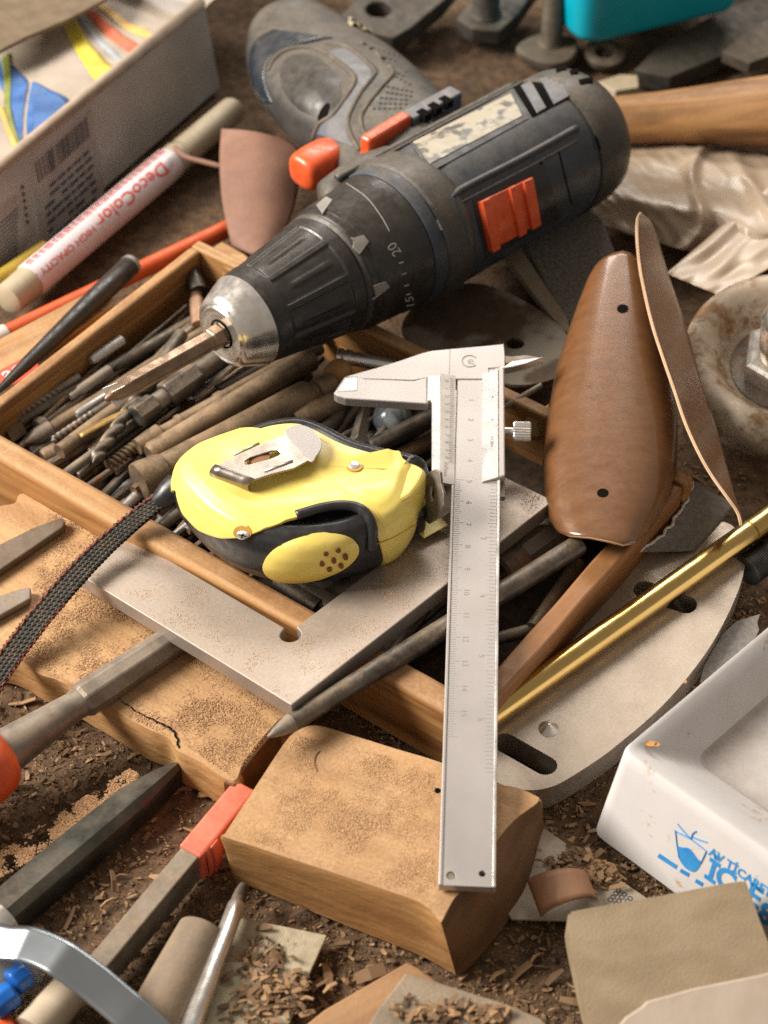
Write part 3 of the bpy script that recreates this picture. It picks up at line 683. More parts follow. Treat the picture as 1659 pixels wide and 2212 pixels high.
# ------------------------------------------------------------------ vernier caliper
ce, ch = P(1009, 1913, 2.85), P(1034, 757, 4.6)
cy_ = nrm(ch-ce); cx_ = nrm(np.cross(cy_, (0, 0, 1))); cz_ = np.cross(cx_, cy_); CL = np.linalg.norm(ch-ce)
CF = Matrix.Identity(4)
for i in range(3): CF[i][0], CF[i][1], CF[i][2], CF[i][3] = cx_[i], cy_[i], cz_[i], ce[i]
CP = PF(CF)
ca = thing('vernier_caliper', 'satin steel vernier caliper lying across tape, square and wood block', 'caliper', P(1010, 1500, 2.8))
Zc = lambda l: [CP.loc(674+a*.3437, 674+b*.3437) for a, b in l]
def cpart(name, out, z0, z1, m, parent=ca, bevel=.02, holes=()):
    return build(name, G().prism(out, z0, z1, holes), m, parent, CF, bevel=bevel, local=True)
HW = .80
h1, h2 = CP.loc(974, 1890), CP.loc(1042, 1886)
bm = cpart('beam', [(-HW+.10, 0), (HW-.10, 0), (HW-.10, CL-.05), (-HW+.10, CL-.05)], -.34, -.035, SATIN, holes=[ell(*h1, .13, n=14), ell(*h2, .10, n=14)], bevel=.01)
for s_ in (-1, 1):
    x = s_*(HW-.045); cpart('beam_edge', [(x-.052, -.004), (x+.052, -.004), (x+.052, CL-1.9), (x-.052, CL-1.9)], -.35, .0, STEEL if s_ > 0 else SATIN, bevel=.025)
g = G().lathe([(-.05, .11), (.02, .11), (.02, .03)], 14, 0, CF@Matrix.Translation((h1[0], h1[1], -.08))@Matrix.Rotation(-math.pi/2, 4, 'Y'))
build('end_rivet', g, GREYSTEEL, ca, smooth=40)
g = G().lathe([(-.3, .105), (-.29, .105)], 14, 0, CF@Matrix.Translation((h2[0], h2[1], -.06))@Matrix.Rotation(-math.pi/2, 4, 'Y'))
build('end_hole', g, HOLE, ca)
cpart('fixed_jaw', Zc([(862, 232), (1110, 210), (1205, 200), (1212, 268), (1212, 345), (1110, 352), (1110, 420), (880, 420), (722, 412), (640, 428), (330, 418), (213, 404), (400, 352), (560, 303), (690, 258), (750, 243)]), -.32, .0, SATIN)
cpart('inside_jaw', Zc([(1208, 268), (1250, 274), (1350, 264), (1455, 286), (1300, 306), (1208, 318)]), -.32, -.04, GREYSTEEL)
sld = cpart('slider_left', Zc([(726, 402), (808, 400), (812, 1078), (752, 1010), (752, 562), (735, 560), (722, 575)]), -.40, .03, STEEL, bevel=.05)
cpart('sliding_jaw', Zc([(135, 512), (203, 410), (292, 404), (335, 421), (640, 433), (724, 410), (724, 578), (210, 546), (160, 530)]), -.36, .02, SATIN, bevel=.04)
cpart('jaw_tip', Zc([(150, 506), (205, 416), (288, 408), (288, 500)]), -.1, .035, STEEL, bevel=.04)
def vern(name, px, m, tilt):
    out = Zc(px); vs = [(a, b, z0) for z0 in (0,) for a, b in out]
    xs = [q[0] for q in out]; x0, x1 = min(xs), max(xs)
    top = [(a, b, .10 if (a > (x0+x1)/2) == (tilt < 0) else .0) for a, b in out]
    g = G(); n = len(out); g.add([(a, b, -.08) for a, b in out]+top, [tuple(range(n)), tuple(range(n, 2*n))]+[(i, (i+1) % n, (i+1) % n+n, i+n) for i in range(n)])
    return build(name, g, m, ca, CF, bevel=.012, local=True)
vern('vernier_plate', [(808, 397), (905, 400), (897, 1086), (802, 1082)], SATIN_SHADE, 1)  # darker steel than the right plate paints in this strip's shade
vern('vernier_plate', [(1068, 392), (1168, 372), (1170, 1049), (1070, 1068)], STEEL, -1)
cpart('slider_right', Zc([(1140, 362), (1208, 352), (1214, 1036), (1166, 1052), (1166, 380)]), -.40, .07, SATIN, bevel=.05)
cpart('slider_jaw', Zc([(1140, 360), (1208, 346), (1258, 313), (1455, 287), (1345, 328), (1258, 349), (1200, 358)]), -.28, .045, STEEL, bevel=.02)
cpart('depth_clamp', Zc([(1140, 1062), (1216, 1042), (1216, 1135), (1140, 1138)]), -.42, -.22, GREYSTEEL)
a_, b_ = CP.loc(1070, 922), CP.loc(1150, 922)
tp_ = thing  # thumb screw: knurled head on a short neck
g = G(); kn = 44; prof = [(0, .30), (.04, .335), (.56, .335), (.6, .30)]; vs = []
for x, r_ in prof:
    for k in range(kn): rr = r_-(.035 if k % 2 else 0); c = 2*math.pi*k/kn; vs.append((x, rr*math.cos(c), rr*math.sin(c)))
g.add(vs, [(i*kn+k, i*kn+(k+1) % kn, (i+1)*kn+(k+1) % kn, (i+1)*kn+k) for i in range(3) for k in range(kn)]+[tuple(range(kn)), tuple(range(3*kn, 4*kn))])
tsx, tsy = CP.loc(1109, 922)
TF = CF@Matrix.Translation((tsx, tsy, -.22))
ts = build('thumb_screw', g, STEEL, ca, TF, smooth=20, local=True)
build('screw_neck', G().lathe([(-.7, .13), (.02, .13)], 14), STEEL, ts, TF, smooth=40, local=True)
# scale: zero of the centimetre scale found from the 6 and 9 marks
y6, y9 = CP.loc(1000, 1081)[1], CP.loc(1000, 1224)[1]; cmv = (y6-y9)/3
print('cm on caliper', cmv)
y0 = y6+6*1.0*cmv; g = G()
for k in range(0, 161):
    y = y0-k*.1*cmv
    if y > CP.loc(1000, 1035)[1] or y < .8: continue
    l = .30 if k % 10 == 0 else (.24 if k % 5 == 0 else .17)
    g.box((-HW+.12+l/2, y, -.034), (l, .018, .004))
for k in range(0, 110):
    y = y0-k*2.54/16*cmv
    if y > CP.loc(1000, 1035)[1] or y < .8: continue
    l = .34 if k % 16 == 0 else (.26 if k % 4 == 0 else .2)
    g.box((HW-.12-l/2, y, -.034), (l, .018, .004))
g.v = [tuple(CF@Vector(q)) for q in g.v]
tag(build('scale_ticks', g, GREYINK, bm), None, None, kind='stuff')
def ctext(name, s_, x, y, size, z=-.030, rot=-90, m=GREYINK, par=None):
    M = CF@Matrix.Translation((x, y, z))@Matrix.Rotation(R(rot), 4, 'Z'); return build(name, text_geo(s_, size, M), m, par or bm, recalc=False)
for k in range(1, 16):
    y = y0-k*cmv
    if y < CP.loc(1000, 1010)[1] or 1 <= k <= 4: ctext('scale_number', str(k), -.22, y-.06, .26)
for k in (1, 2, 3, 4, 5, 6):
    y = y0-k*2.54*cmv
    if y < CP.loc(1000, 1040)[1]: ctext('scale_number', str(k), .28, y-.05, .26)
vx = CP.loc(962, 1000)
for k in range(0, 11):
    q = CP.loc(674+845*.3437, 674+(440+k*48)*.3437); ctext('vernier_number', str(k % 10), q[0], q[1], .19, .075)
q = CP.loc(674+838*.3437, 674+995*.3437); ctext('vernier_text', '0.05mm', q[0], q[1], .19, .075)
q = CP.loc(674+1130*.3437, 674+820*.3437); ctext('vernier_text', '1/128in', q[0], q[1], .17, .075)
for k, a in ((4, 540), (8, 685)):
    q = CP.loc(674+1135*.3437, 674+a*.3437); ctext('vernier_number', str(k), q[0], q[1], .16, .075)
g = G()
for k in range(41):
    q = CP.loc(674+(885-.2*k)*.3437, 674+(425+k*13)*.3437); g.box((q[0]-.02, q[1], .045), (.22 if k % 4 == 0 else .14, .016, .004))
g.v = [tuple(CF@Vector(q)) for q in g.v]
tag(build('vernier_ticks', g, GREYINK, ca), None, None, kind='stuff')
ex, ey = CP.loc(1015, 780)
ctext('logo_letter', 'e', ex+.02, ey, .52, .004, 15)
arc = [CF@Vector((ex+.27*math.cos(t), ey+.27*math.sin(t), .0)) for t in np.linspace(R(40), R(318), 26)]
build('logo_ring', G().tube(arc, .022, 6), GREYINK, bm)
q1, q2 = Zc([(866, 236), (862, 400)]); g = G().tube([CF@Vector((q1[0], q1[1], .0)), CF@Vector((q2[0], q2[1], .0))], .012, 6); build('jaw_seam', g, GREYINK, bm)

# ------------------------------------------------------------------ tape measure
ZB = 2.85
tm = thing('tape_measure', 'yellow and black tape measure with steel belt clip and wrist strap', 'tape measure', P(650, 1100, ZB))
TMO = smoothloop([(376, 1062), (390, 1034), (422, 1008), (468, 988), (520, 970), (580, 950), (645, 942), (700, 955), (770, 990), (820, 1005), (868, 1016), (908, 1026), (926, 1040), (918, 1064), (906, 1084), (900, 1104), (892, 1132), (878, 1154), (858, 1172), (825, 1188), (760, 1214), (680, 1227), (600, 1225), (520, 1204), (450, 1164), (400, 1114), (380, 1082)], 140)
TMW = np.array([P(a, b, 4.2) for a, b in TMO]); TMC = TMW.mean(0)
TMN = []
for i in range(140):
    t = TMW[(i+2) % 140]-TMW[i-2]; n_ = nrm(np.cross(t, (0, 0, 1))); n_ = n_ if n_@(TMC-TMW[i]) > 0 else -n_; TMN.append(n_)
TMN = np.array(TMN)
for _ in range(6): TMN = (np.roll(TMN, 1, 0)+TMN+np.roll(TMN, -1, 0)); TMN /= np.linalg.norm(TMN, axis=1)[:, None]
TROW = np.array([(2.92, 1.0), (3.02, .55), (3.32, .2), (3.75, .04), (4.2, 0), (4.7, .02), (5.1, .12), (5.38, .33), (5.55, .68), (5.63, 1.2)])
def tms(u, v):
    t = (u % 1)*140; i = int(t) % 140; k = t-int(t); j = (i+1) % 140
    p = TMW[i]*(1-k)+TMW[j]*k; n_ = TMN[i]*(1-k)+TMN[j]*k
    s_ = v*10
    if s_ <= 9:
        i2 = min(int(s_), 8); q = TROW[i2]+(TROW[i2+1]-TROW[i2])*(s_-i2)
        r_ = p+n_*q[1]; r_[2] = q[0]; return r_
    q = p+n_*1.3; q[2] = 5.66; c = np.array([TMC[0], TMC[1], 5.70]); f = s_-9
    # a moulded hollow runs under the clip
    return q*(1-f)+c*f
g = G(); g.grid(lambda u, v: tms(u, v)-np.array([0, 0, .45*min(1, max(0, (v-.78)/.1))]), 140, 41, wrap=True)
build('bumper', g, RUBBER, tm, smooth=60)
STM = Surf(tms, (0, 1), (.02, .97), 110, lambda u, v, p, s: (v > .86 or (lambda n_: (n_ if (n_@(p-np.array([TMC[0], TMC[1], 4.2]))) > 0 else -n_)@(CAMP-p) > 0)(s.normal(u, v))))
bnd = [STM.uv(*q) for q in [(384, 1062), (398, 1112), (430, 1146), (480, 1164), (530, 1160), (570, 1145), (620, 1126), (690, 1104), (745, 1095), (780, 1104), (800, 1135)]]
far = [STM.uv(*q) for q in [(560, 930), (640, 945), (720, 962), (800, 985), (862, 990)]]
cu = {}
for u, v in bnd: cu[u % 1] = min(max(v, .2), .9)
for u, v in far: cu[u % 1] = min(max(v, .5), .85)
uL = min(abs(0), 1)
ctl = sorted(cu.items())
us_b = sorted(u % 1 for u, v in bnd); us_f = sorted(u % 1 for u, v in far)
print('tape bounds', [(round(a, 2), round(b, 2)) for a, b in ctl])
ctl += [(min(us_b)-.022, .08), (max(us_f)+.03, .15)]          # nose: shell reaches the bottom
ctl += [(.985, .42), (.03, .40), (min(us_f)-.05, .42)]
ctl = sorted((a % 1, b) for a, b in ctl); cx0 = np.array([a for a, b in ctl]); cv0 = np.array([b for a, b in ctl])
def vb(u): return float(np.interp(u % 1, np.concatenate([cx0-1, cx0, cx0+1]), np.concatenate([cv0]*3)))
def toff(u, v, off):
    n_ = STM.normal(u, min(v, .89), 2e-3); p = tms(u, v)
    if v > .89: return p+np.array([0, 0, off])
    if n_@(p-np.array([TMC[0], TMC[1], 4.0])) < 0: n_ = -n_
    return p+n_*off
def hollow(p):
    """moulded relief of the shell's flat top"""
    x, y = proj(p); d = ((y-1046)-(-.17)*(x-600))/30
    return -.16*math.exp(-d*d)*min(1, max(0, (x-470)/90))*min(1, max(0, (930-x)/80))
def shell(u, v):
    v0 = vb(u); 
    if v < .04: return toff(u, v0, -.02)
    vv = v0+(1.0-v0)*(v-.04)/.96; p = toff(u, vv, .085 if v > .06 else .05)
    if vv > .8: p = p+np.array([0, 0, hollow(p)*min(1, (vv-.8)/.1)])
    return p
g = G(); g.grid(shell, 200, 60, wrap=True)
build('yellow_shell', g, YELLOW, tm, smooth=70)
def shs(u, v):
    p = toff(u, v, .085)
    return p+np.array([0, 0, hollow(p)*min(1, max(0, v-.8)/.1)])
SSH = Surf(shs, (0, 1), (.02, .97), 90, None if False else (lambda u, v, p, s: v > .86 or (STM.normal(u, v) if STM.normal(u, v)@(p-np.array([TMC[0], TMC[1], 4.2])) > 0 else -STM.normal(u, v))@(CAMP-p) > 0))
build('bumper_trim', G().tube([STM.at(a, b, .045) for a, b in smoothloop([(640, 1115), (700, 1098), (750, 1094), (785, 1106), (803, 1140), (800, 1185)], 30, False)], .17, 10), RUBBER, tm, smooth=180)
disc('lock_button', STM, 671, 1203, 104, 47, .10, YELLOW, tm, 8, 48, dome=.16, rot=R(-13), pw=3)
for x, y in ((718, 1200), (702, 1187), (727, 1180), (742, 1193), (733, 1211), (709, 1218), (694, 1206)):
    disc('button_hole', STM, x, y, 5.4, 5.2, .275, mat('brown hole', (.16, .05, .01), (.22, .08, .015), r=.6), tm, 2, 12, dn=-.2)
for x, y in ((765, 1005),):
    M_ = frame(P(x, y, 5.62), (0, 0, 1), (1, 0, 0)); build('screw_well', G().lathe([(-.1, .30), (.02, .30), (.03, .24), (-.02, .05)], 22, 0, M_), YELLOWD, tm, smooth=40); build('case_screw', G().lathe([(-.1, .2), (.03, .2), (.07, .12), (.07, .02)], 18, 0, M_), STEEL, tm, smooth=40)
for x, y in ((524, 1150),):
    sc = disc('screw_well', SSH, x, y, 20, 15, .012, YELLOWD, tm, 3, 20); st = disc('case_screw', SSH, x+1, y+6, 14, 9, .03, STEEL, tm, 3, 18, dome=.03)
    for dx, dy in ((8, 2), (2, -5)):
        p0, p1 = SSH.at(x+1-dx, y+6-dy, .07), SSH.at(x+1+dx, y+6+dy, .07); build('screw_slot', G().tube([p0, p1], .02, 6), HOLE, st)
line('shell_seam', SSH, [(806, 1178), (850, 1160), (905, 1128)], .018, YELLOWD, tm, .0, 16)
NP = level(5.5, (790, 1040), (905, 1000))
slab('nose', smoothloop([(760, 985), (810, 984), (860, 989), (902, 1001), (920, 1016), (913, 1036), (900, 1056), (882, 1074), (840, 1092), (780, 1104), (740, 1050)], 44), NP, 1.9, YELLOW, tm, .2, seg=4)
# mouth, blade hook
g = G(); hk = [P(898, 1098, 4.4), P(905, 1135, 3.6)]
build('mouth', G().box((0, 0, 0), (.5, 1.4, 1.0), frame(P(884, 1104, 3.75), P(955, 1060, 4)-P(893, 1090, 4))), BLACKPL, tm, bevel=.15)
hp = Plane((925, 1040, 4.9), (955, 1100, 4.75), (915, 1120, 3.8))
hook_px = [(925, 1020), (938, 1014), (950, 1020), (952, 1045), (958, 1066), (958, 1092), (944, 1120), (925, 1132), (915, 1122), (914, 1098), (920, 1080), (912, 1066), (906, 1052), (914, 1040), (920, 1034)]
slab('blade_hook', hook_px, hp, .1, GREYSTEEL, tm, .03, holes=[[(930, 1050), (936, 1052), (938, 1078), (932, 1084), (928, 1070)]])
build('blade', G().box((0, 0, 0), (1.0, 1.5, .05), frame(P(912, 1120, 3.25), P(955, 1090, 3.25)-P(900, 1120, 3.25))), YELLOW, tm, bevel=.01)
# belt clip
CLIPM = mat('warm clip steel', (.30, .265, .23), (.40, .36, .32), r=.3, m=.9, vs=60, dust=.15)
kp = level(6.05, (466, 1005), (604, 943))
kl = [(466, 1005), (604, 943), (622, 937), (660, 999), (634, 1012), (549, 1034)]
cl = slab('belt_clip', [(466, 1005), (535, 974), (604, 943), (618, 936), (668, 994), (634, 1012), (590, 1023), (549, 1036)], kp, .07, CLIPM, tm, .02, holes=[[(536, 1003), (585, 990), (600, 984), (606, 978), (600, 973), (585, 974), (540, 988), (529, 996), (529, 1002)]])
tp2 = Plane((616, 937, 6.05), (667, 995, 6.05), (692, 958, 6.12))
slab('clip_tab', smoothloop([(616, 937), (628, 922), (648, 917), (672, 925), (690, 944), (694, 966), (684, 984), (667, 995)], 40), tp2, .07, SATIN, cl, .02)
bend = []
A, B = P(466, 1005, 6.02), P(549, 1036, 6.02); bd = nrm(A-P(604, 943, 6.02)); zz = np.array([0, 0, 1.0])
g = G(); g.grid(lambda u, v: (A*(1-u)+B*u)+bd*.22*math.sin(v*math.pi)+zz*(-.22+.22*math.cos(v*math.pi))-bd*(max(0, v-.8)*9), 6, 22)
build('clip_bend', g, CLIPM, cl, smooth=60, solid=.06)
for a, b in (((505, 983), (560, 958)), ((572, 1018), (632, 996))):
    build('clip_rib', G().tube([kp.w(*kp.loc(*a), .0), kp.w(*kp.loc(*b), .0)], .05, 8), STEEL, cl, smooth=180)
build('clip_mount', G().lathe([(0, .1), (.0, .42), (.3, .36), (.34, .1)], 20, 0, frame(P(560, 1000, 5.65), (0, 0, 1), (1, 0, 0))), WOODRED, tm, smooth=40)
# woven strap
SP = smoothloop([(372, 1062), (330, 1092), (280, 1132), (215, 1190), (150, 1258), (85, 1335), (35, 1400), (0, 1450), (-45, 1520)], 220, False)
SZ = np.interp(np.linspace(0, 1, 220), [0, .15, .3, .5, .62, .8, .9, 1], [3.9, 3.6, 3.1, 3.0, 2.55, 2.0, 1.95, 1.2])
SPW = np.array([P(a, b, z) for (a, b), z in zip(SP, SZ)]); cum = np.concatenate([[0], np.cumsum(np.linalg.norm(np.diff(SPW, axis=0), axis=1))])
def strap(u, v):
    s_ = u*cum[-1]; p = np.array([np.interp(s_, cum, SPW[:, k]) for k in range(3)]); q = np.array([np.interp(min(s_+.05, cum[-1]), cum, SPW[:, k]) for k in range(3)]); q0 = np.array([np.interp(max(s_-.05, 0), cum, SPW[:, k]) for k in range(3)])
    t = nrm(q-q0); sd = nrm(np.cross(t, (.12, -.25, 1))); up = np.cross(sd, t); w_ = .27+.09*min(1, u*2.2); c = v*2-1
    col = (v*5) % 1; ph = s_/.17+(.5 if int(v*5) % 2 else 0)+abs(col-.5)*1.0
    h = .055*abs(math.sin(math.pi*ph))*(.35+.65*math.sin(math.pi*col))
    return p+sd*c*w_*(1+.02*math.sin(ph*6.28))+up*(h+.05)
g = G(); g.grid(strap, 620, 41); so = build('wrist_strap', g, CORD, tm, smooth=60, solid=.16)
def edge(s_, u0, u1):
    pts = []
    for u in np.linspace(u0, u1, 420):
        p = strap(u, .93 if s_ > 0 else .0); o_ = math.sin(u*cum[-1]/.15*math.pi)*.035; pts.append(p+np.array([o_, o_*.4, .025*math.cos(u*cum[-1]/.15*math.pi)]))
    return pts
build('strap_stitching', G().tube(edge(1, .02, 1), .032, 6), REDCORD, so, smooth=180)
build('strap_stitching', G().tube(edge(-1, .55, 1), .022, 6), REDCORD, so, smooth=180)
build('strap_anchor', G().tube([P(385, 1050, 4.0), P(365, 1066, 3.9), P(340, 1086, 3.6)], [.5, .46, .3], 12), RUBBER, tm, smooth=60)

# ------------------------------------------------------------------ wood block under the caliper
ZK = 2.4
bk = thing('wood_block', 'thick tan wood block with chamfered shade-darkened end under the caliper', 'wood block', P(830, 1800, 0))
kpn = level(ZK, (478, 1807), (910, 1955))
top = [(478, 1807), (482, 1800), (500, 1772), (560, 1680), (612, 1602), (640, 1575), (682, 1564), (760, 1585), (850, 1612), (950, 1642), (1067, 1687), (1120, 1700), (1152, 1713), (1168, 1730), (1120, 1768), (1082, 1812), (1062, 1850), (1040, 1885), (1010, 1920), (986, 1942), (968, 1972), (955, 1996), (950, 1992), (910, 1955), (800, 1916), (640, 1862), (540, 1828)]
bot = [(511, 1902), (514, 1898), (530, 1880), (580, 1800), (630, 1720), (660, 1690), (700, 1680), (760, 1690), (850, 1720), (950, 1750), (1060, 1780), (1120, 1790), (1160, 1800), (1176, 1790), (1170, 1820), (1150, 1900), (1130, 1946), (1090, 2000), (1050, 2050), (1030, 2072), (1004, 2097), (985, 2104), (978, 2102), (910, 2065), (800, 2020), (640, 1955), (560, 1922)]
N = 150; t3 = np.array([P(a, b, ZK) for a, b in smoothloop(top, N)]); b3 = np.array([P(a, b, .12) for a, b in smoothloop(bot, N)])
g = G(); rows = []
c3 = t3.mean(0)
for f in (0, .03, .08, .3, .55, .8, 1):
    r_ = []
    for i in range(N):
        p = t3[i]*(1-f)+b3[i]*f
        if f == 0: d = nrm(c3-p); p = p+d*.07
        if f == .03: d = nrm(c3-p); p = p+d*.03; p[2] = ZK-.05
        if 0.05 < f < 1: p = p+nrm((p-c3)*np.array([1, 1, 0]))*.05*noise.noise(tuple(p*.9))
        r_.append(p)
    rows.append(r_)
vs = [p for r_ in rows for p in r_]
fs = [(i*N+k, i*N+(k+1) % N, (i+1)*N+(k+1) % N, (i+1)*N+k) for i in range(len(rows)-1) for k in range(N)]+[tuple(range(N)), tuple(range((len(rows)-1)*N, len(rows)*N))]
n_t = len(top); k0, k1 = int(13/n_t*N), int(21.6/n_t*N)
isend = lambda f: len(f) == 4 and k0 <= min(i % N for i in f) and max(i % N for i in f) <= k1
g.add(vs, [f for f in fs if not isend(f)]); build('block', g, BLOCKM, bk, kpn.fr, smooth=38, recalc=False)
g = G(); g.add(vs, [f for f in fs if isend(f)]); build('sawn_end', g, ENDM, bk, kpn.fr, smooth=38, recalc=False)  # face turned from the window; its shade is partly in this colour
for x, y, r_ in ((945, 1708, .09),):
    g = G().lathe([(-.1, .1), (.006, .1), (.006, .02)], 14, 0, frame(P(x, y, ZK), (0, 0, 1), (1, 0, 0))); build('nail_hole', g, HOLE, bk)
g = G().tube([P(a, b, ZK+.0) for a, b in smoothloop([(692, 1622), (682, 1634), (680, 1652), (686, 1668)], 12, False)], [.01]+[.028]*10+[.01], 6); build('gouge', g, BARK, bk)
strew('tan sawdust lying on the wood block', kpn, [(500, 1800), (640, 1590), (940, 1655), (940, 1935), (900, 1940), (640, 1850)], 52000, 21, (.008, .024), .0, .75, .0)

# ------------------------------------------------------------------ what lies in the tray
def bit(name, label, cat, a, b, r, m, group=None, **k):
    return tag(rodp(name, a, b, r, m, **k), label, cat, group)
bit('steel_rod', 'long thin dark steel rod lowest along the left end board', 'steel rod', (40, 912, 1.5), (440, 682, 1.4), .26, DARKSTEEL)
bit('steel_rod', 'long dusty brown rod beside the dark rod along the end board', 'steel rod', (98, 934, 1.5), (478, 694, 1.4), .25, BROWNSTEEL)
bit('steel_rod', 'dusty brown rod ending in a pinched flat tip in the tray', 'steel rod', (128, 976, 1.9), (470, 722, 1.8), [(0, .28), (.55, .3), (.62, .22), (.7, .3), (.99, .3), (1, .22)], BROWNSTEEL)
bit('steel_rod', 'brown rod with worn grey end reaching the front board', 'steel rod', (92, 990, 1.5), (398, 838, 1.7), [(0, .26), (.02, .33), (.98, .36), (1, .3)], BROWNSTEEL)
bit('steel_rod', 'thick grey rod lying under the twist drill', 'steel rod', (64, 980, .9), (330, 826, .9), .34, GREYSTEEL)
bit('steel_rod', 'dark round bar under the hex adapter', 'steel rod', (150, 1000, .9), (420, 842, .9), .3, DARKSTEEL)
bit('hex_bolt', 'small hex bolt head in the corner of the tray', 'bolt', (10, 945, 1.3), (120, 870, 1.2), [(0, .42), (.28, .42), (.30, .26), (1, .26)], BROWNSTEEL, n=6, smooth=20)
bit('round_pin', 'small round headed pin beside the corner bolt', 'pin', (78, 925, 1.5), (160, 868, 1.2), [(0, .05), (.03, .26), (.12, .32), (.2, .28), (.22, .15), (1, .15)], GREYSTEEL)
bit('cone_bit', 'small cone tipped bit by the front board', 'bit', (52, 958, 1.4), (110, 925, 1.5), [(0, .05), (.5, .3), (1, .3)], GREYSTEEL)
bit('screw_tip', 'bright tipped screw on the dark rods', 'screw', (196, 780, 2.0), (262, 735, 1.9), [(0, .14), (.1, .2), (1, .22)], STEEL)
bit('screw_tip', 'stepped shiny tipped bit in the shade of the end board', 'screw', (152, 858, 1.9), (236, 800, 1.8), [(0, .1), (.04, .14), (.2, .14), (.24, .2), (1, .22)], GREYSTEEL)
bit('nail_set', 'short bright ended pin below the screwdriver bit', 'pin', (165, 896, 1.9), (235, 850, 1.8), [(0, .1), (.1, .17), (1, .12)], STEEL)
# twist drill with real flutes
def twist(name, label, a, b, r_, flute, m, turns=4):
    A, B = P(*a), P(*b); L = np.linalg.norm(B-A); g = G(); n = 20; S = 110; vs = []
    for i in range(S):
        x = L*i/(S-1); f = i/(S-1)
        for k in range(n):
            c = 2*math.pi*k/n
            if f < flute:
                rr = r_*(1-.42*max(0, math.cos(2*(c-turns*2*math.pi*f/flute)))**1.2)*min(1, f*22+.05)
            else: rr = r_
            vs.append((x, rr*math.cos(c), rr*math.sin(c)))
    g.add(vs, [(i*n+k, i*n+(k+1) % n, (i+1)*n+(k+1) % n, (i+1)*n+k) for i in range(S-1) for k in range(n)]+[tuple(range(n-1, -1, -1)), tuple(range((S-1)*n, S*n))])
    return tag(build(name, g, m, None, frame(A, B-A), smooth=50, local=True), label, 'drill bit')
twist('twist_drill', 'black twist drill crossing the other bits under the chuck', (200, 1000, 2.2), (392, 722, 2.2), .26, .62, DARKSTEEL, 3)
g = G(); A = [P(172, 940, 2.3), P(212, 915, 2.45), P(276, 888, 2.4)]
w_ = P(180, 952, 2.3)-P(172, 940, 2.3)
g.grid(lambda u, v: (A[0]*(1-u)**2+2*A[1]*u*(1-u)+A[2]*u*u)+w_*(v-.5)*.9, 12, 3)
tag(build('brass_strip', g, mat('dull brass', (.36, .22, .07), (.46, .30, .11), r=.45, m=.7, dust=.3), smooth=60, solid=.06), 'thin bent brass strip lying over the bits', 'metal strip')
ad = thing('socket_adapter', 'dark hexagonal socket adapter with stepped hex head and round shank', 'socket adapter', P(380, 835, 1.5))
ax = P(292, 902, 2.3); bx = P(482, 768, 2.4); AL = np.linalg.norm(bx-ax)
rod('hex_tip', ax, ax+(bx-ax)*.22, [(0, .40), (.06, .47), (.94, .47), (1, .4)], DARKSTEEL, ad, n=6, smooth=20, bevel=.05, ph=.5)
rod('neck', ax+(bx-ax)*.21, ax+(bx-ax)*.34, [(0, .33), (1, .33)], GREYSTEEL, ad)
rod('hex_body', ax+(bx-ax)*.33, ax+(bx-ax)*.70, [(0, .46), (.05, .54), (.95, .54), (1, .46)], DARKSTEEL, ad, n=6, smooth=20, bevel=.05, ph=.5)
rod('shank', ax+(bx-ax)*.69, bx+(bx-ax)*.3, [(0, .42), (1, .42)], DARKSTEEL, ad)
bit('round_shank', 'short brown shank with bright chamfer beside the adapter', 'bit', (372, 800, 2.1), (470, 742, 2.2), [(0, .2), (.03, .3), (.08, .32), (1, .32)], BROWNSTEEL)
bit('masonry_bit', 'long stepped masonry bit with grooved shank', 'drill bit', (296, 966, 1.9), (690, 748, 2.1), [(0, .30), (.12, .40), (.121, .40), (.13, .27), (.21, .27), (.215, .34), (.235, .34), (.24, .30), (.42, .30), (.43, .36), (.46, .36), (.47, .31), (1, .31)], BROWNSTEEL)
hp_ = bit('punch_rod', 'thick brown punch with notched hooked end', 'punch', (322, 982, 2.0), (672, 772, 2.1), [(0, .30), (.02, .40), (.9, .42), (.93, .48), (.99, .5), (1, .42)], BROWNSTEEL)
bb = thing('large_bolt', 'large dusty brown bolt with round flat head and long shank', 'bolt', P(480, 950, 1.5))
ax, bx = P(298, 1043, 2.0), P(722, 826, 2.3)
rod('head', ax, ax+(bx-ax)*.13, [(0, .60), (.04, .69), (.25, .70), (.8, .64), (1, .6)], BROWNSTEEL, bb, n=32)
rod('shank', ax+(bx-ax)*.125, ax+(bx-ax)*.88, [(0, .55), (.45, .56), (.96, .60), (.985, .56), (1, .48)], BROWNSTEEL, bb, n=32)
rod('tip', ax+(bx-ax)*.88, bx, [(0, .42), (.2, .36), (.25, .44), (.9, .44), (1, .36)], BROWNSTEEL, bb, n=28)
bit('tapered_punch', 'dark tapered punch behind the tape measure', 'punch', (636, 908, 2.1), (752, 858, 2.0), [(0, .3), (.3, .46), (.75, .42), (1, .2)], BROWNSTEEL)
bit('tapered_punch', 'dark bullet shaped punch lying across the tapered punch', 'punch', (700, 935, 1.7), (752, 862, 1.6), [(0, .3), (.4, .38), (1, .2)], BLACKSTEEL)
bit('flat_punch', 'upright wedge of grey steel behind the tape measure', 'punch', (772, 960, 1.9), (790, 872, 1.5), [(0, .32), (.5, .26), (1, .2)], GREYSTEEL, n=4, smooth=20)
bit('steel_rod', 'dark rod with bright rim pointing under the caliper', 'steel rod', (800, 968, 1.9), (960, 888, 2.1), [(0, .26), (.02, .33), (1, .33)], BLACKSTEEL)
bit('steel_rod', 'brown rod below the dark rod by the tape blade', 'steel rod', (820, 1005, 1.4), (965, 935, 1.3), .28, BROWNSTEEL)
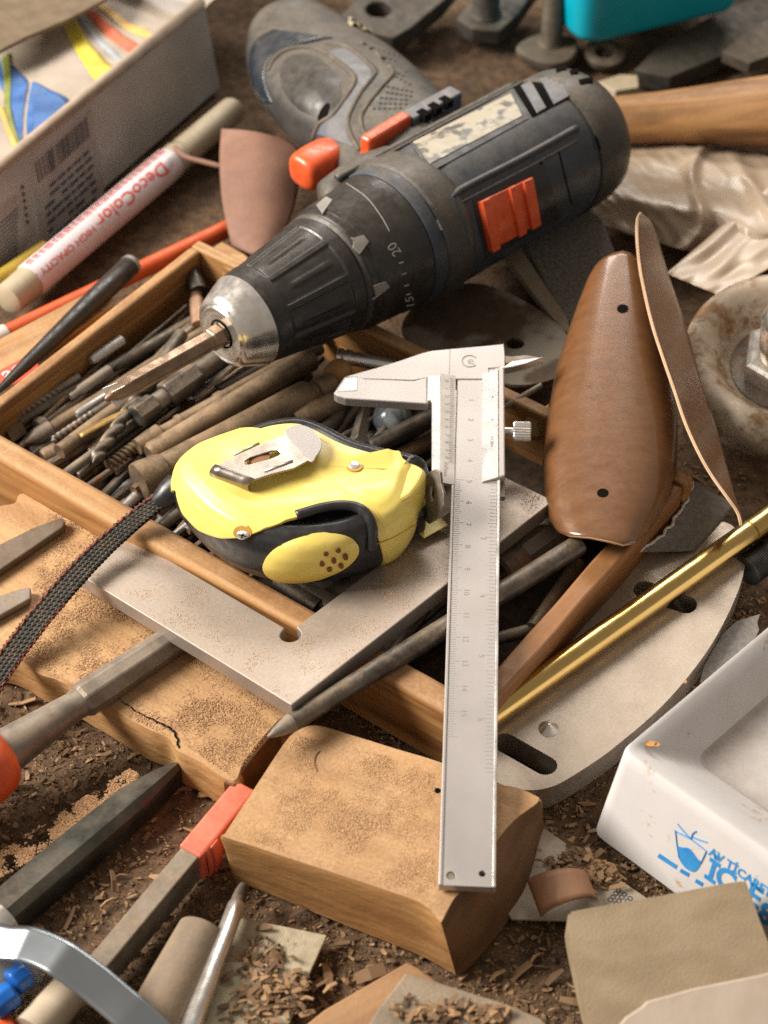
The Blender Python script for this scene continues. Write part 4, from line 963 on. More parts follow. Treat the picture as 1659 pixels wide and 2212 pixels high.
gm = tag(build('glass_marble', G().lathe([(x, math.sqrt(max(0, .72**2-(x)**2))) for x in np.linspace(-.719, .719, 17)], 28, 0, frame(P(848, 905, 1.6), (0, 0, 1), (1, 0, 0))), mat('smoky glass', (.11, .13, .14), (.26, .28, .28), r=.22, vs=110, lo=.42, hi=.6, dist=1.5, spec=.7), smooth=180), 'round smoky grey glass disc below the caliper jaw', 'glass disc')
wbt = tag(build('wooden_ball', G().lathe([(x, math.sqrt(max(0, .52**2-x**2))) for x in np.linspace(-.519, .519, 15)], 26, 0, frame(P(731, 806, 2.2), (0, .2, 1), (1, 0, 0))), mat('ball wood', (.38, .18, .06), (.50, .27, .10), r=.5, vs=60, dust=.35), smooth=180), 'small round wooden ball by the caliper jaw tip', 'wooden ball')
ss = thing('chrome_socket', 'small ribbed chrome socket bit by the tray side', 'socket', P(780, 775, 2.0))
ax, bx = P(728, 768, 2.5), P(850, 792, 2.5)
rod('ring', ax, ax+(bx-ax)*.25, [(0, .2), (.1, .3), (.4, .3), (.5, .22), (.6, .3), (1, .3)], CHROME, ss)
rod('shaft', ax+(bx-ax)*.25, bx, [(0, .26), (1, .24)], CHROME, ss)
bit('dark_pin', 'dark stubby pin in the far corner of the tray', 'pin', (415, 585, 2.0), (428, 630, 1.8), [(0, .3), (.1, .36), (1, .36)], BLACKSTEEL)
bit('copper_pin', 'pin with a copper coloured collar in the far corner', 'pin', (422, 622, 1.7), (430, 705, 1.6), [(0, .24), (.35, .24), (.36, .3), (1, .3)], mat('copper steel', (.30, .17, .11), (.40, .25, .17), r=.4, m=.6, dust=.3))
bit('steel_rod', 'thin dark rod under the drill chuck', 'steel rod', (330, 760, 1.2), (560, 640, 1.2), .24, DARKSTEEL)
bit('steel_rod', 'dark rod half hidden under chuck and adapter', 'steel rod', (470, 850, 1.6), (700, 725, 1.6), .3, BLACKSTEEL)
rr_ = random.Random(11)
for k in range(22):
    u = rr_.uniform(1.2, 17.5); v0_ = rr_.uniform(1.0, 6.0); L = rr_.uniform(3.5, 7); a = rr_.gauss(0, .10); z = rr_.uniform(.68, 1.1)
    A = tray(u, min(v0_+L, 12.0), z); B = tray(u+L*math.sin(a), v0_, z+rr_.uniform(-.05, .2)); r_ = rr_.uniform(.16, .3)
    LB = [('thin', 'thick')[r_ > .23], {0: 'brown', 1: 'dark', 2: 'grey', 3: 'black'}[k % 4], ('short', 'long')[L > 5.2], ('by the far side board', 'midway along the tray', 'by the front side board')[min(2, int((v0_+L/2)/4.2))], ('in the left third', 'in the middle third', 'in the right third')[min(2, int(u/6.5))]]
    tag(rod('loose_bit', A, B, [(0, r_*.5), (.06, r_), (.5, r_), (.52, r_*.8), (.97, r_*.8), (1, r_*.5)], (BROWNSTEEL, DARKSTEEL, GREYSTEEL, BLACKSTEEL)[k % 4], n=14), ' '.join((LB[0], LB[2], LB[1], 'loose bit at the tray bottom', LB[3])), 'bit', 'loose bits at the bottom of the tray')
fr_ = random.Random(23)
names_ = ['flat tipped', 'blunt', 'stepped', 'waisted', 'pointed', 'collared']
for k in range(130):
    u = fr_.uniform(.8, 12.5) if k < 84 else fr_.uniform(.7, 9.5); L = fr_.uniform(2.8, 6.5); v0_ = fr_.uniform(.9, 11.9-L) if k < 84 else fr_.uniform(9.3, 11.9)-L*.8; a = fr_.gauss(.02, .09); z = fr_.uniform(.75, 1.7); r_ = fr_.uniform(.10, .22)
    v0_ = max(.8, min(v0_, 12.1-L)); A = tray(u, v0_+L, z); B = tray(u+L*math.sin(a), v0_, z+fr_.uniform(-.15, .2)); kd = k % 6
    pr_ = [[(0, r_*.3), (.02, r_*.9), (.04, r_), (1, r_)], [(0, r_*.8), (.01, r_), (.99, r_), (1, r_*.8)], [(0, r_*.6), (.25, r_*.6), (.26, r_), (.7, r_), (.71, r_*.75), (1, r_*.75)], [(0, r_), (.3, r_), (.33, r_*.6), (.45, r_*.6), (.48, r_), (1, r_)], [(0, r_*.08), (.2, r_), (1, r_)], [(0, r_*.7), (.15, r_*.7), (.16, r_*1.25), (.2, r_*1.25), (.21, r_), (1, r_)]][kd]
    mt = (BROWNSTEEL, DARKSTEEL, GREYSTEEL, STEEL, BLACKSTEEL, BITM, OLDSTEEL)[(k*5) % 7]; cn = ('brown', 'dark', 'grey', 'bright', 'black', 'bronze', 'rust spotted')[(k*5) % 7]
    if k % 7 == 3:
        tw = twist('twist_drill', f'{cn} twist drill {"along" if u < 5 else "away from"} the left end board, {"slender" if r_ < .2 else "stout"}', proj(A), proj(B), r_, .6, mt, 4) if False else None
    tag(rod('loose_bit', A, B, pr_, mt, n=(6 if k % 5 == 0 else 16), smooth=30), f'{cn} {names_[kd]} {"slim" if r_ < .2 else "stout"} {"short" if L < 4.6 else "long"} bit lying among the bits in the tray', 'bit', 'bits lying in the tray')
for k, (x0, y0, x1, y1, z, r_, mt, lb) in enumerate(((110, 955, 250, 862, 2.0, .17, DARKSTEEL, 'slender dark twist drill beside the bent brass strip'), (230, 1010, 345, 925, 1.7, .24, BROWNSTEEL, 'stout brown twist drill pointing at the front board'), (400, 770, 520, 690, 1.9, .2, GREYSTEEL, 'grey twist drill tucked under the drill chuck'), (560, 905, 640, 850, 2.1, .16, BITM, 'thin bronze twist drill behind the belt clip'), (30, 900, 170, 815, 1.75, .18, GREYSTEEL, 'grey twist drill close to the left end board'))):
    twist('twist_drill', lb, (x0, y0, z), (x1, y1, z), r_, .65, mt, 4)
# right half of the tray
bit('steel_bar', 'flat grey bar slanting into the right half of the tray', 'steel bar', (640, 1268, .95), (760, 1340, .9), .4, GREYSTEEL)
cyl_ = thing('stepped_pin', 'stepped grey steel pin with a bright edge right of the caliper', 'pin', P(1130, 1190, .8))
ax, bx = P(1078, 1238, 1.5), P(1212, 1142, 1.6)
rod('collar', ax, ax+(bx-ax)*.36, [(0, .5), (.1, .62), (.9, .62), (1, .55)], OLDSTEEL, cyl_, n=28)
rod('body', ax+(bx-ax)*.35, bx, [(0, .60), (1, .6)], GREYSTEEL, cyl_, n=8, smooth=20)
bit('steel_rod', 'long dark rod right of the caliper under the brown veneer', 'steel rod', (1050, 1250, .9), (1330, 1110, .9), .42, BLACKSTEEL)
bit('bent_key', 'dark bent steel key on the tray bottom', 'key', (1055, 1385, 1.0), (1180, 1352, 1.0), .22, DARKSTEEL)
bit('steel_rod', 'grey rod leaning towards the wooden end board', 'steel rod', (1150, 1360, 1.1), (1250, 1215, 1.0), .26, BROWNSTEEL)
bit('steel_rod', 'black rod in the shadow under the square', 'steel rod', (860, 1430, 1.0), (1060, 1300, .9), .36, BLACKSTEEL)
bit('steel_rod', 'dark tube on the tray bottom beside the square', 'steel rod', (600, 1255, 1.0), (690, 1315, 1.0), .34, DARKSTEEL)
bit('brass_nut', 'small faceted brass nut behind the thumb screw', 'nut', (1138, 930, 2.0), (1195, 900, 2.1), [(0, .35), (.2, .5), (1, .5)], mat('aged brass', (.30, .18, .06), (.40, .26, .10), r=.45, m=.6, dust=.3), n=6, smooth=20)
bit('nail', 'thin grey nail resting behind the caliper', 'nail', (1090, 880, 2.6), (1170, 832, 2.9), [(0, .05), (.1, .12), (1, .1)], GREYSTEEL)

# ------------------------------------------------------------------ scriber and rods over the tray
sc_ = thing('scriber', 'grey pencil shaped scriber resting on the tray rim', 'scriber', P(800, 1450, 2.6))
A, B = P(578, 1592, 3.2), P(1250, 1178, 2.8)
B = A+(B-A)
rod('shaft', A+(B-A)*.07, B, [(0, .30), (.5, .34), (1, .36)], DARKSTEEL, sc_, n=20)
rod('point', A, A+(B-A)*.072, [(0, .04), (.3, .16), (.9, .29), (1, .30)], GREYSTEEL, sc_, n=20)

# ------------------------------------------------------------------ chisel, files and bars at the left
chs = thing('chisel', 'dusty steel chisel with orange handle lying on the plank', 'chisel', P(200, 1540, .8))
A, B = P(392, 1372, 2.0), P(-60, 1672, 1.85); D_ = B-A
rod('blade', A, A+D_*.50, [(0, .52), (.96, .60), (1, .52)], GREYSTEEL, chs, n=8, smooth=20, bevel=.05, ph=.2)
rod('neck', A+D_*.49, A+D_*.87, [(0, .50), (.10, .46), (.5, .58), (1, .74)], GREYSTEEL, chs, n=28)
rod('handle', A+D_*.845, A+D_*1.6, [(0, .72), (.02, .95), (.06, 1.12), (.15, 1.22), (.4, 1.25), (1, 1.1)], ORANGE, chs, n=36, smooth=60)
def taper_bar(name, label, cat, px, z, th, m, bevel=.05):
    pl = level(z, px[0], px[1]); return tag(slab(name, px, pl, th, m, None, bevel), label, cat)
taper_bar('file_tip', 'tapered dark steel file tip on the sawdusty plank', 'file', [(-40, 1195), (70, 1140), (132, 1117), (141, 1126), (136, 1138), (60, 1190), (-40, 1258)], ZP+.35, .3, mat('brown file steel', (.11, .085, .065), (.17, .135, .105), r=.5, m=.6, dust=.3))
taper_bar('flat_file', 'grey flat file end under the strap', 'file', [(-40, 1300), (40, 1272), (66, 1268), (66, 1292), (-40, 1352)], ZP+.3, .26, GREYSTEEL)
# dark blade lying bottom left: flat with a bevelled ridge
db = thing('blade_iron', 'dark green black steel plane iron half buried in sawdust', 'blade', P(190, 1800, 0))
A, B = P(386, 1648, .95), P(8, 1968, 1.05); dirb = nrm(B-A); sd = nrm(np.cross((0, 0, 1), dirb)); sd = sd if sd[0] > 0 else -sd
def sect(p, k=1.0): return [p+sd*q[0]*k+np.array([0, 0, q[1]]) for q in ((-.85, -.5), (-.83, -.16), (-.06, .0), (0, .02), (.30, -.18), (.36, -.36), (.36, -.95), (-.85, -.95))]
g = G(); rows = [sect(A+dirb*.0, .3), sect(A+dirb*.7, .6), sect(A+dirb*1.8, .9), sect(A+dirb*4.5, 1), sect(B, 1)]
g.add([p for r_ in rows for p in r_], [(i*8+k, i*8+(k+1) % 8, i*8+8+(k+1) % 8, i*8+8+k) for i in range(4) for k in range(8)]+[tuple(range(8)), tuple(range(32, 40))])
build('blade', g, TOPM, db, smooth=25, bevel=.02)
g = G(); g.tube([B-dirb*.05+np.array([0, 0, -.35]), B+dirb*.5+np.array([0, 0, -.38]), B+dirb*1.6+np.array([0, 0, -.45])], [.55, .62, .62], 18); build('ferrule', g, CHROME, db, smooth=60)
# red taped file
rf = thing('taped_file', 'square steel file bar with red tape wrapped round its end', 'file', P(330, 1980, 0))
A, B = P(518, 1712, 1.45), P(205, 2085, 1.45); dirf = nrm(B-A)
def bar(name, A, B, wd, ht, m, parent, bevel=.04, drop=0):
    L = np.linalg.norm(B-A); return build(name, G().box((L/2, 0, -ht/2-drop), (L, wd, ht)), m, parent, frame(A, B-A), bevel=bevel, seg=2, local=True)
bar('bar', A, B, .62, 1.15, mat('dusty bar steel', (.16, .14, .115), (.25, .22, .185), r=.45, m=.55, dust=.6, dnz=(.6, .95)), rf)
bar('red_tape', A-dirf*.3+np.array([0, 0, .06]), A+dirf*2.55+np.array([0, 0, .06]), .80, 1.25, REDTAPE, rf, .09)
fp = A+dirf*2.3; sdf = nrm(np.cross((0, 0, 1), dirf)); sdf = sdf if sdf[0] > 0 else -sdf
for k, dx in enumerate((0, .22)):
    g = G(); g.grid(lambda u, v: fp-dirf*(.35-.35*v+dx)+sdf*(.40+.10*math.sin(u*2.5)+.05*k)+np.array([0, 0, .02-1.3*u]), 12, 4); build('tape_end', g, REDTAPE, rf, smooth=60, solid=.05)
rod('handle', P(205, 2078, .95), P(70, 2232, 1.0), [(0, .3), (.05, .42), (.4, .55), (1, .6)], mat('pale handle', (.36, .29, .21), (.48, .40, .30), r=.4, vs=60, dust=.3), rf, n=26)
# silver scriber pen
sp_ = thing('silver_rod', 'slim silver rod with dark tip leaning by the wood block', 'metal rod', P(470, 2050, 0))
A, B = P(527, 1912, 1.0), P(400, 2250, 1.15); D_ = B-A
rod('rod', A+D_*.12, B, [(0, .22), (.02, .26), (1, .30)], CHROME, sp_)
rod('tip', A, A+D_*.125, [(0, .14), (.4, .2), (1, .22)], DARKSTEEL, sp_)
# curved steel band
bandp = smoothloop([(-60, 2018), (0, 2034), (60, 2040), (120, 2064), (190, 2112), (260, 2170), (330, 2232), (380, 2290)], 60, False)
bz = np.interp(np.linspace(0, 1, 60), [0, .25, .45, .75, 1], [2.0, 2.6, 2.7, 2.2, 1.5]); BW = np.array([P(a, b, z) for (a, b), z in zip(bandp, bz)])
def band(u, v):
    i = u*59; k = int(min(i, 58)); p = BW[k]*(1-(i-k))+BW[k+1]*(i-k); t = nrm(BW[min(k+6, 59)]-BW[max(k-5, 0)]); s_ = nrm(np.cross(t, (0, 0, 1))); s_ = s_ if s_[1] > 0 else -s_
    return p+s_*(v-.5)*1.05+np.array([0, 0, -.15*(.5-v)])
g = G(); g.grid(band, 60, 9); tag(build('steel_band', g, mat('blue steel band', (.27, .30, .32), (.33, .35, .365), r=.3, m=.9, vs=20, rv=.04), smooth=60, solid=.045), 'springy curved steel band arching over the files', 'steel band')
# clear handle with blue inserts
bh = thing('clear_blue_handle', 'clear plastic handle with blue inserts under the steel band', 'tool handle', P(20, 2130, 0))
rod('handle', P(62, 2072, .8), P(-80, 2190, .9), [(0, .4), (.05, .75), (.8, .8), (1, .7)], CLEARPL, bh, n=24)
for a, b in (((58, 2100, 1.35), (22, 2128, 1.4)), ((32, 2142, 1.45), (-20, 2180, 1.45))):
    rodp('insert', a, b, [(0, .3), (.1, .42), (.9, .42), (1, .3)], BLUEPL, bh, n=8, smooth=25, bevel=.05)
bit('screwdriver', 'tip of an orange plastic screwdriver grip at the bench edge', 'screwdriver', (40, 2218, .7), (-60, 2260, .7), [(0, .2), (.1, .5), (1, .6)], ORANGE)
# half round moulding
hm = tag(rodp('wood_dowel', (442, 2012, .75), (318, 2250, .8), [(0, .5), (.02, .78), (.5, .85), (1, .9)], mat('grey brown dowel', (.13, .10, .07), (.23, .17, .115), r=.6, vs=90, sx=.12, dust=.3, b=.3), n=30), 'thick grey brown round dowel beside the silver rod', 'dowel')
# sandpaper square
spp = level(.55, (520, 1985), (703, 2018)); so_ = slab('sandpaper_sheet', [(516, 1982), (610, 2000), (706, 2020), (665, 2110), (612, 2240), (400, 2240), (450, 2130), (480, 2060)], spp, .12, mat('cream abrasive sheet', (.34, .28, .18), (.46, .39, .27), r=.85, vs=300, b=.4, bs=1500), None, .02)
tag(so_, 'square cream sandpaper sheet with chips on it beside the silver rod', 'sandpaper')
def pile(label, pts, z, n, seed):
    g = G(); rn = random.Random(seed)
    for _ in range(n):
        c = rn.choice(pts); x, y = rn.gauss(c[0], c[2]), rn.gauss(c[1], c[3]); p = P(x, y, z); l = rn.uniform(.1, .5)
        chip(g, (p[0], p[1], z+rn.uniform(0, .15)), l, l*rn.uniform(.2, .5), .03, rn.uniform(0, 7), rn.uniform(-.4, .4), rn.uniform(-.5, .5), rn.uniform(-.02, .08))
    return tag(build('wood_chips', g, CHIPM, fr=Matrix.Identity(4), recalc=False), label, 'wood chips', kind='stuff')
pile('little heap of wood chips on the sandpaper sheet', [(565, 2080, 28, 25), (590, 2140, 32, 30), (540, 2180, 40, 25), (640, 2150, 25, 25)], .56, 230, 4)
# wedges at the bottom edge
tag(slab('wood_wedge', [(880, 2076), (905, 2090), (960, 2130), (880, 2260), (600, 2260), (700, 2180), (800, 2122)], level(1.0, (700, 2180), (880, 2076)), .95, mat('warm wedge wood', (.22, .105, .04), (.34, .18, .08), r=.65, vs=150, sx=.06, b=.3, dust=.3), None, .08), 'warm brown wooden wedge poking out below the wood block', 'wood wedge')
tag(slab('wood_offcut', [(876, 2100), (960, 2125), (1090, 2166), (1170, 2200), (1230, 2270), (760, 2270), (815, 2180)], level(1.35, (876, 2100), (1090, 2166)), .7, mat('grey weathered wood', (.16, .125, .085), (.27, .215, .155), r=.75, vs=90, sx=.3, b=.5, dust=.5, dcol=(.27, .185, .105)), None, .07), 'flat grey weathered wood offcut next to the warm wedge', 'wood offcut')
pile('sawdust flakes on the grey offcut', [(980, 2190, 40, 12), (900, 2190, 30, 12), (1060, 2200, 30, 12)], 1.36, 120, 8)
# ------------------------------------------------------------------ right hand side
# steel plate with slots
pt = thing('slotted_plate', 'thick oval steel plate with two slots under the brass rod', 'steel plate', P(1340, 1420, .3))
ppl = level(1.35, (1070, 1600), (1500, 1180))
PO = smoothloop([(1010, 1560), (1075, 1482), (1200, 1370), (1320, 1252), (1400, 1190), (1480, 1142), (1545, 1125), (1590, 1142), (1610, 1190), (1597, 1270), (1535, 1395), (1440, 1515), (1330, 1612), (1250, 1668), (1190, 1700), (1130, 1706), (1070, 1688), (1010, 1640)], 130)
def slotpx(a, b, rx, ry, n=9):
    a, b = np.array(a, float), np.array(b, float); t = math.atan2((b-a)[1]/ry, (b-a)[0]/rx)
    return [tuple(b+np.array([rx*math.cos(t+q), ry*math.sin(t+q)])) for q in np.linspace(-math.pi/2, math.pi/2, n)]+[tuple(a+np.array([rx*math.cos(t+q), ry*math.sin(t+q)])) for q in np.linspace(math.pi/2, 1.5*math.pi, n)]
PLM = mat('dusty plate steel', (.33, .28, .23), (.40, .35, .295), r=.22, m=.6, vs=60, dust=.42, dflat=.7, dcol=(.42, .30, .195), ds=60, b=.02, bs=1200, dnz=(.5, .95))
build('plate', G().prism(ppl.pts(PO), -1.02, 0, [ppl.pts(slotpx((1392, 1274), (1482, 1306), 24, 19)), ppl.pts(slotpx((1090, 1604), (1178, 1654), 26, 20))]), PLM, pt, ppl.fr, bevel=.035, local=True)
build('rivet', G().lathe([(-.05, .32), (.01, .32), (.05, .26), (.24, .03)], 20, 0, frame(P(1185, 1574, 1.35), (0, 0, 1), (1, 0, 0))), CHROME, pt, smooth=30)
br = thing('brass_rod', 'polished brass rod lying across the slotted plate', 'brass rod', P(1350, 1330, 1.4))
A, B = P(1000, 1588, 1.78), P(1760, 1050, 1.82)
rod('rod', A, A+(B-A)*.795, [(0, .42), (1, .42)], BRASS, br, n=36)
rod('rod', A+(B-A)*.80, B, [(0, .425), (1, .425)], BRASS, br, n=36)
rod('groove', A+(B-A)*.794, A+(B-A)*.801, [(0, .40), (1, .40)], mat('brass groove', (.2, .12, .03), (.26, .16, .05), r=.5, m=.8), br, n=30)
# white plastic bin with blue print
wb = thing('plastic_bin', 'grimy white plastic container with blue printed logo and lettering', 'plastic bin', P(1500, 1700, 0))
ZR = 3.9
c0 = P(1275, 1794, .15); e1 = nrm((P(1448, 1921, .15)-c0)*np.array([1, 1, 0])); 
t0 = P(1340, 1621, ZR); f1 = nrm((P(1659, 1352, ZR)-t0)*np.array([1, 1, 0]))
dx_, dy_ = 11.0, 13.0
def quad(o, a, b, z): return [np.array([*q[:2], z]) for q in (o, o+e1*a, o+e1*a+f1*b, o+f1*b)]
lo_ = quad(c0, dx_+1, dy_+1, .15); hi_ = quad(t0, dx_, dy_, ZR)
def inset(q, d, z): return [np.array([*(q[0]+e1*d+f1*d)[:2], z]), np.array([*(q[1]-e1*d+f1*d)[:2], z]), np.array([*(q[2]-e1*d-f1*d)[:2], z]), np.array([*(q[3]+e1*d-f1*d)[:2], z])]
def roundrect(q, r_, n=7):
    out = []
    for i in range(4):
        a, b, c = q[i-1], q[i], q[(i+1) % 4]; u, v = nrm(a-b), nrm(c-b)
        for t in np.linspace(0, 1, n): out.append((1-t)**2*(b+u*r_)+2*t*(1-t)*b+t*t*(b+v*r_))
    return out
def inset2(q, a, b, z):
    return [np.array([*p[:2], z]) for p in (q[0]+e1*a+f1*b, q[1]-e1*a+f1*b, q[2]-e1*a-f1*b, q[3]+e1*a-f1*b)]
ZF = ZR-1.5
dfl = P(1508, 1646, ZF)-t0; Mx = np.array([[e1[0], f1[0]], [e1[1], f1[1]]]); ia, ib = np.linalg.solve(Mx, dfl[:2])
rings = [roundrect(lo_, .5), roundrect([a*.75+b*.25 for a, b in zip(lo_, hi_)], .45), roundrect([a*.12+b*.88 for a, b in zip(lo_, hi_)], .4), roundrect([a*.03+b*.97 for a, b in zip(lo_, hi_)], .4), roundrect(inset(hi_, .06, ZR+.02), .4), roundrect(inset2(hi_, .20, .20, ZR-.02), .4), roundrect(inset2(hi_, ia*.5, ib*.5, ZR-.62), .5), roundrect(inset2(hi_, ia*.93, ib*.93, ZF+.14), .6)]
g = G(); n = len(rings[0]); g.add([p for r_ in rings for p in r_], [(i*n+k, i*n+(k+1) % n, (i+1)*n+(k+1) % n, (i+1)*n+k) for i in range(len(rings)-1) for k in range(n)]+[tuple(range(n-1, -1, -1))])
build('wall', g, WHITEPL, wb, smooth=40)
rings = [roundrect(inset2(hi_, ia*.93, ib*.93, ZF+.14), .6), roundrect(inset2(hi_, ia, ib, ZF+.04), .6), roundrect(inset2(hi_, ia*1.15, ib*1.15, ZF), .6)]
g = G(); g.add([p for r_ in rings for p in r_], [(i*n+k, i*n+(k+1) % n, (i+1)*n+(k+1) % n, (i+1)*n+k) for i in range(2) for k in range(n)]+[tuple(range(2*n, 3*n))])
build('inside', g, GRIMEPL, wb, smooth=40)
# front face of the bin as a surface for its print
fa, fb, fc, fd = lo_[0], lo_[1], hi_[1], hi_[0]
FP_ = Plane.__new__(Plane); FP_.o = fa; FP_.x = nrm(fb-fa); nn_ = nrm(np.cross(fb-fa, fd-fa)); nn_ = nn_ if nn_[1] < 0 else -nn_; FP_.n = nn_; FP_.y = np.cross(nn_, FP_.x)
if FP_.y[2] < 0: FP_.x, FP_.y = -FP_.x, -FP_.y
FM = Matrix.Identity(4)
for i in range(3): FM[i][0], FM[i][1], FM[i][2], FM[i][3] = FP_.x[i], FP_.y[i], FP_.n[i], FP_.o[i]
FP_.fr = FM
lg = build('print_logo', G().prism(FP_.pts(smoothloop([(1464, 1830), (1467, 1854), (1480, 1873), (1494, 1882), (1505, 1880), (1516, 1862), (1508, 1856), (1498, 1842), (1488, 1832), (1474, 1830)], 40)), .006, .014), BLUEINK, wb, FM, local=True)
g = G()
for l in ([(1459, 1793), (1463, 1826), (1467, 1852)], [(1461, 1796), (1492, 1812), (1526, 1838)], [(1526, 1838), (1520, 1852), (1514, 1864)], [(1493, 1812), (1497, 1800), (1505, 1795)], [(1497, 1808), (1512, 1814), (1528, 1819)], [(1464, 1779), (1478, 1796), (1492, 1811)]):
    g.tube([FP_.w(*FP_.loc(*q), .008) for q in smoothloop(l, 10, False)], .022, 6)
build('print_outline', g, BLUEINK, wb)
for q in ([(1420, 1851), (1425, 1843), (1464, 1869), (1460, 1877)], [(1468, 1883), (1472, 1876), (1490, 1886), (1487, 1894)], [(1501, 1905), (1505, 1898), (1520, 1907), (1517, 1915)]):
    build('print_bar', G().prism(FP_.pts(q), .006, .014), BLUEINK, wb, FM, local=True)
def ftext(name, s_, px, py, size, rot=0):
    x, y = FP_.loc(px, py); return build(name, text_geo(s_, size, FM@Matrix.Translation((x, y, .012))@Matrix.Rotation(R(rot), 4, 'Z')@Matrix.Diagonal((1.0, 1.25, 1, 1)), align='LEFT', bold=.035*size), BLUEINK, wb, recalc=False)
ftext('print_lettering', 'AV TİCARET', 1533, 1838, .38)
for c_, x_, y_ in (('İ', 1526, 1876), ('C', 1547, 1886), ('E', 1614, 1926), ('8', 1640, 1966)): ftext('print_lettering', c_, x_, y_, .92)
for x, y, a, b in ((1406, 1606, 13, 6), (1396, 1592, 5, 9), (1420, 1608, 6, 4), (1480, 1472, 4, 3)):
    d_ = [P(*q, ZR-.11) for q in ell(x, y, a, b, 14)]; g = G().add(d_+[p-np.array([0, 0, .03]) for p in d_], [tuple(range(14)), tuple(range(27, 13, -1))]+[(i, i+14, (i+1) % 14+14, (i+1) % 14) for i in range(14)]); build('rust_stain', g, mat('rust stain', (.45, .19, .04), (.60, .32, .11), r=.6), wb)
# tan sanding block and pale card
tbk = tag(slab('sanding_block', smoothloop([(1228, 1990), (1234, 1974), (1250, 1966), (1420, 1936), (1560, 1910), (1604, 1904), (1614, 1912), (1640, 1985), (1680, 2090), (1720, 2200), (1750, 2290), (1500, 2320), (1310, 2330), (1290, 2260), (1255, 2120)], 150), Plane((1230, 1980, 3.0), (1610, 1905, 3.3), (1290, 2250, 2.3)), 1.6, TAN, None, .12, seg=3), 'tan felt faced sanding block leaning on the white container', 'sanding block')
tag(slab('pale_card', [(1325, 2230), (1352, 2196), (1384, 2176), (1398, 2162), (1450, 2148), (1500, 2134), (1570, 2120), (1640, 2106), (1740, 2080), (1760, 2300), (1330, 2300)], Plane((1400, 2160, 3.55), (1659, 2105, 3.65), (1400, 2290, 3.0)), .2, PALECARD, None, .05), 'pale torn card lying on the tan sanding block', 'card')
# printed card under the block, curl of wood
cdp = level(.32, (1170, 1790), (1400, 1945))
cdo = thing('printed_card', 'pale printed card strip sticking out from under the wood block', 'card', P(1250, 1890, .2))
slab('card', [(1150, 1770), (1180, 1792), (1290, 1868), (1420, 1955), (1300, 1990), (1105, 1985), (1090, 1960)], cdp, .08, mat('grubby card', (.33, .28, .22), (.48, .42, .34), r=.8, vs=120, b=.1, dust=.3), cdo, .01)
for k, s_ in enumerate(('888', '888')):
    x, y = cdp.loc(1345-k*12, 1936+k*14); build('print', text_geo(s_, .42, cdp.fr@Matrix.Translation((x, y, .006))), DARKINK, cdo, recalc=False)
g = G(); cc = P(1215, 1925, .75)
ex1 = nrm(P(1150, 1950, .6)-P(1280, 1920, .6)); ez = np.array([0, 0, 1.0]); ey1 = np.cross(ez, ex1)
g.grid(lambda u, v: cc+ex1*(.95*math.cos(R(20+150*u)))+ez*(.55*math.sin(R(20+150*u))-.2)+ey1*(v-.5)*(1.3-.4*u), 18, 7)
tag(build('wood_shaving', g, mat('rusty shaving', (.22, .10, .045), (.36, .19, .09), r=.6, vs=90, sy=.2), smooth=180, solid=.06), 'curled brown wood shaving on the printed card', 'wood shaving')
pile('dark metal filings and shavings on the printed card', [(1240, 1868, 28, 14), (1280, 1895, 35, 14)], .36, 220, 15)

# ------------------------------------------------------------------ brown veneer scales
def sheet(name, fn, nu, nv, m, parent, th=.11, edge=VEDGE, holes=()):
    """thin bent sheet with its own rim material"""
    g = G(); g.grid(fn, nu, nv)
    o = build(name, g, m, parent, smooth=180); o.data.materials.append(edge)
    d = o.modifiers.new('thickness', 'SOLIDIFY'); d.thickness = th*CM; d.offset = -1; d.material_offset_rim = 1; d.use_rim = True
    return o
LX = [(541, 1318), (556, 1296), (575, 1282), (600, 1270), (650, 1250), (700, 1232), (800, 1200), (900, 1181), (1000, 1172), (1080, 1175), (1120, 1184), (1150, 1200), (1180, 1212)]
RX = [(541, 1374), (556, 1384), (575, 1394), (600, 1405), (650, 1420), (700, 1432), (800, 1452), (900, 1465), (1000, 1463), (1060, 1452), (1100, 1436), (1150, 1404), (1180, 1385)]
YT = ([0, .12, .3, .5, .7, .88, 1], [600, 563, 546, 541, 546, 560, 592])
YB = ([0, .08, .2, .4, .55, .7, .82, .92, 1], [1128, 1150, 1157, 1160, 1168, 1177, 1174, 1150, 1100])
def ven1(u, v):
    y = np.interp(u, *YT)*(1-v)+np.interp(u, *YB)*v; xl = np.interp(y, *zip(*LX)); xr = np.interp(y, *zip(*RX)); c = 2*u-1
    z = (5.1-1.4*v)-1.15*abs(c)**2*min(1, (xr-xl)/250)
    return P(xl+(xr-xl)*(.5+.5*math.sin(c*math.pi/2*.94)/math.sin(math.pi/2*.94)), y, z)
v1 = thing('veneer_scale', 'varnished brown arched veneer piece with two drilled holes', 'veneer piece', P(1320, 900, 2.6))
sheet('scale', ven1, 44, 70, VENEER, v1)
SV = Surf(ven1, (.1, .9), (.05, .95), 60)
for x, y in ((1345, 667), (1302, 1065)): disc('drilled_hole', SV, x, y, 12.5, 9.5, .012, HOLE, v1, 2, 20)
L2 = smoothloop([(1384, 459), (1376, 475), (1375, 518), (1383, 592), (1406, 696), (1432, 777), (1455, 843), (1480, 917), (1510, 983), (1538, 1031), (1571, 1077), (1592, 1108), (1600, 1137)], 80, False)
R2 = smoothloop([(1384, 459), (1400, 475), (1418, 518), (1440, 592), (1475, 696), (1498, 777), (1516, 843), (1541, 917), (1560, 983), (1574, 1031), (1586, 1077), (1596, 1108), (1602, 1137)], 80, False)
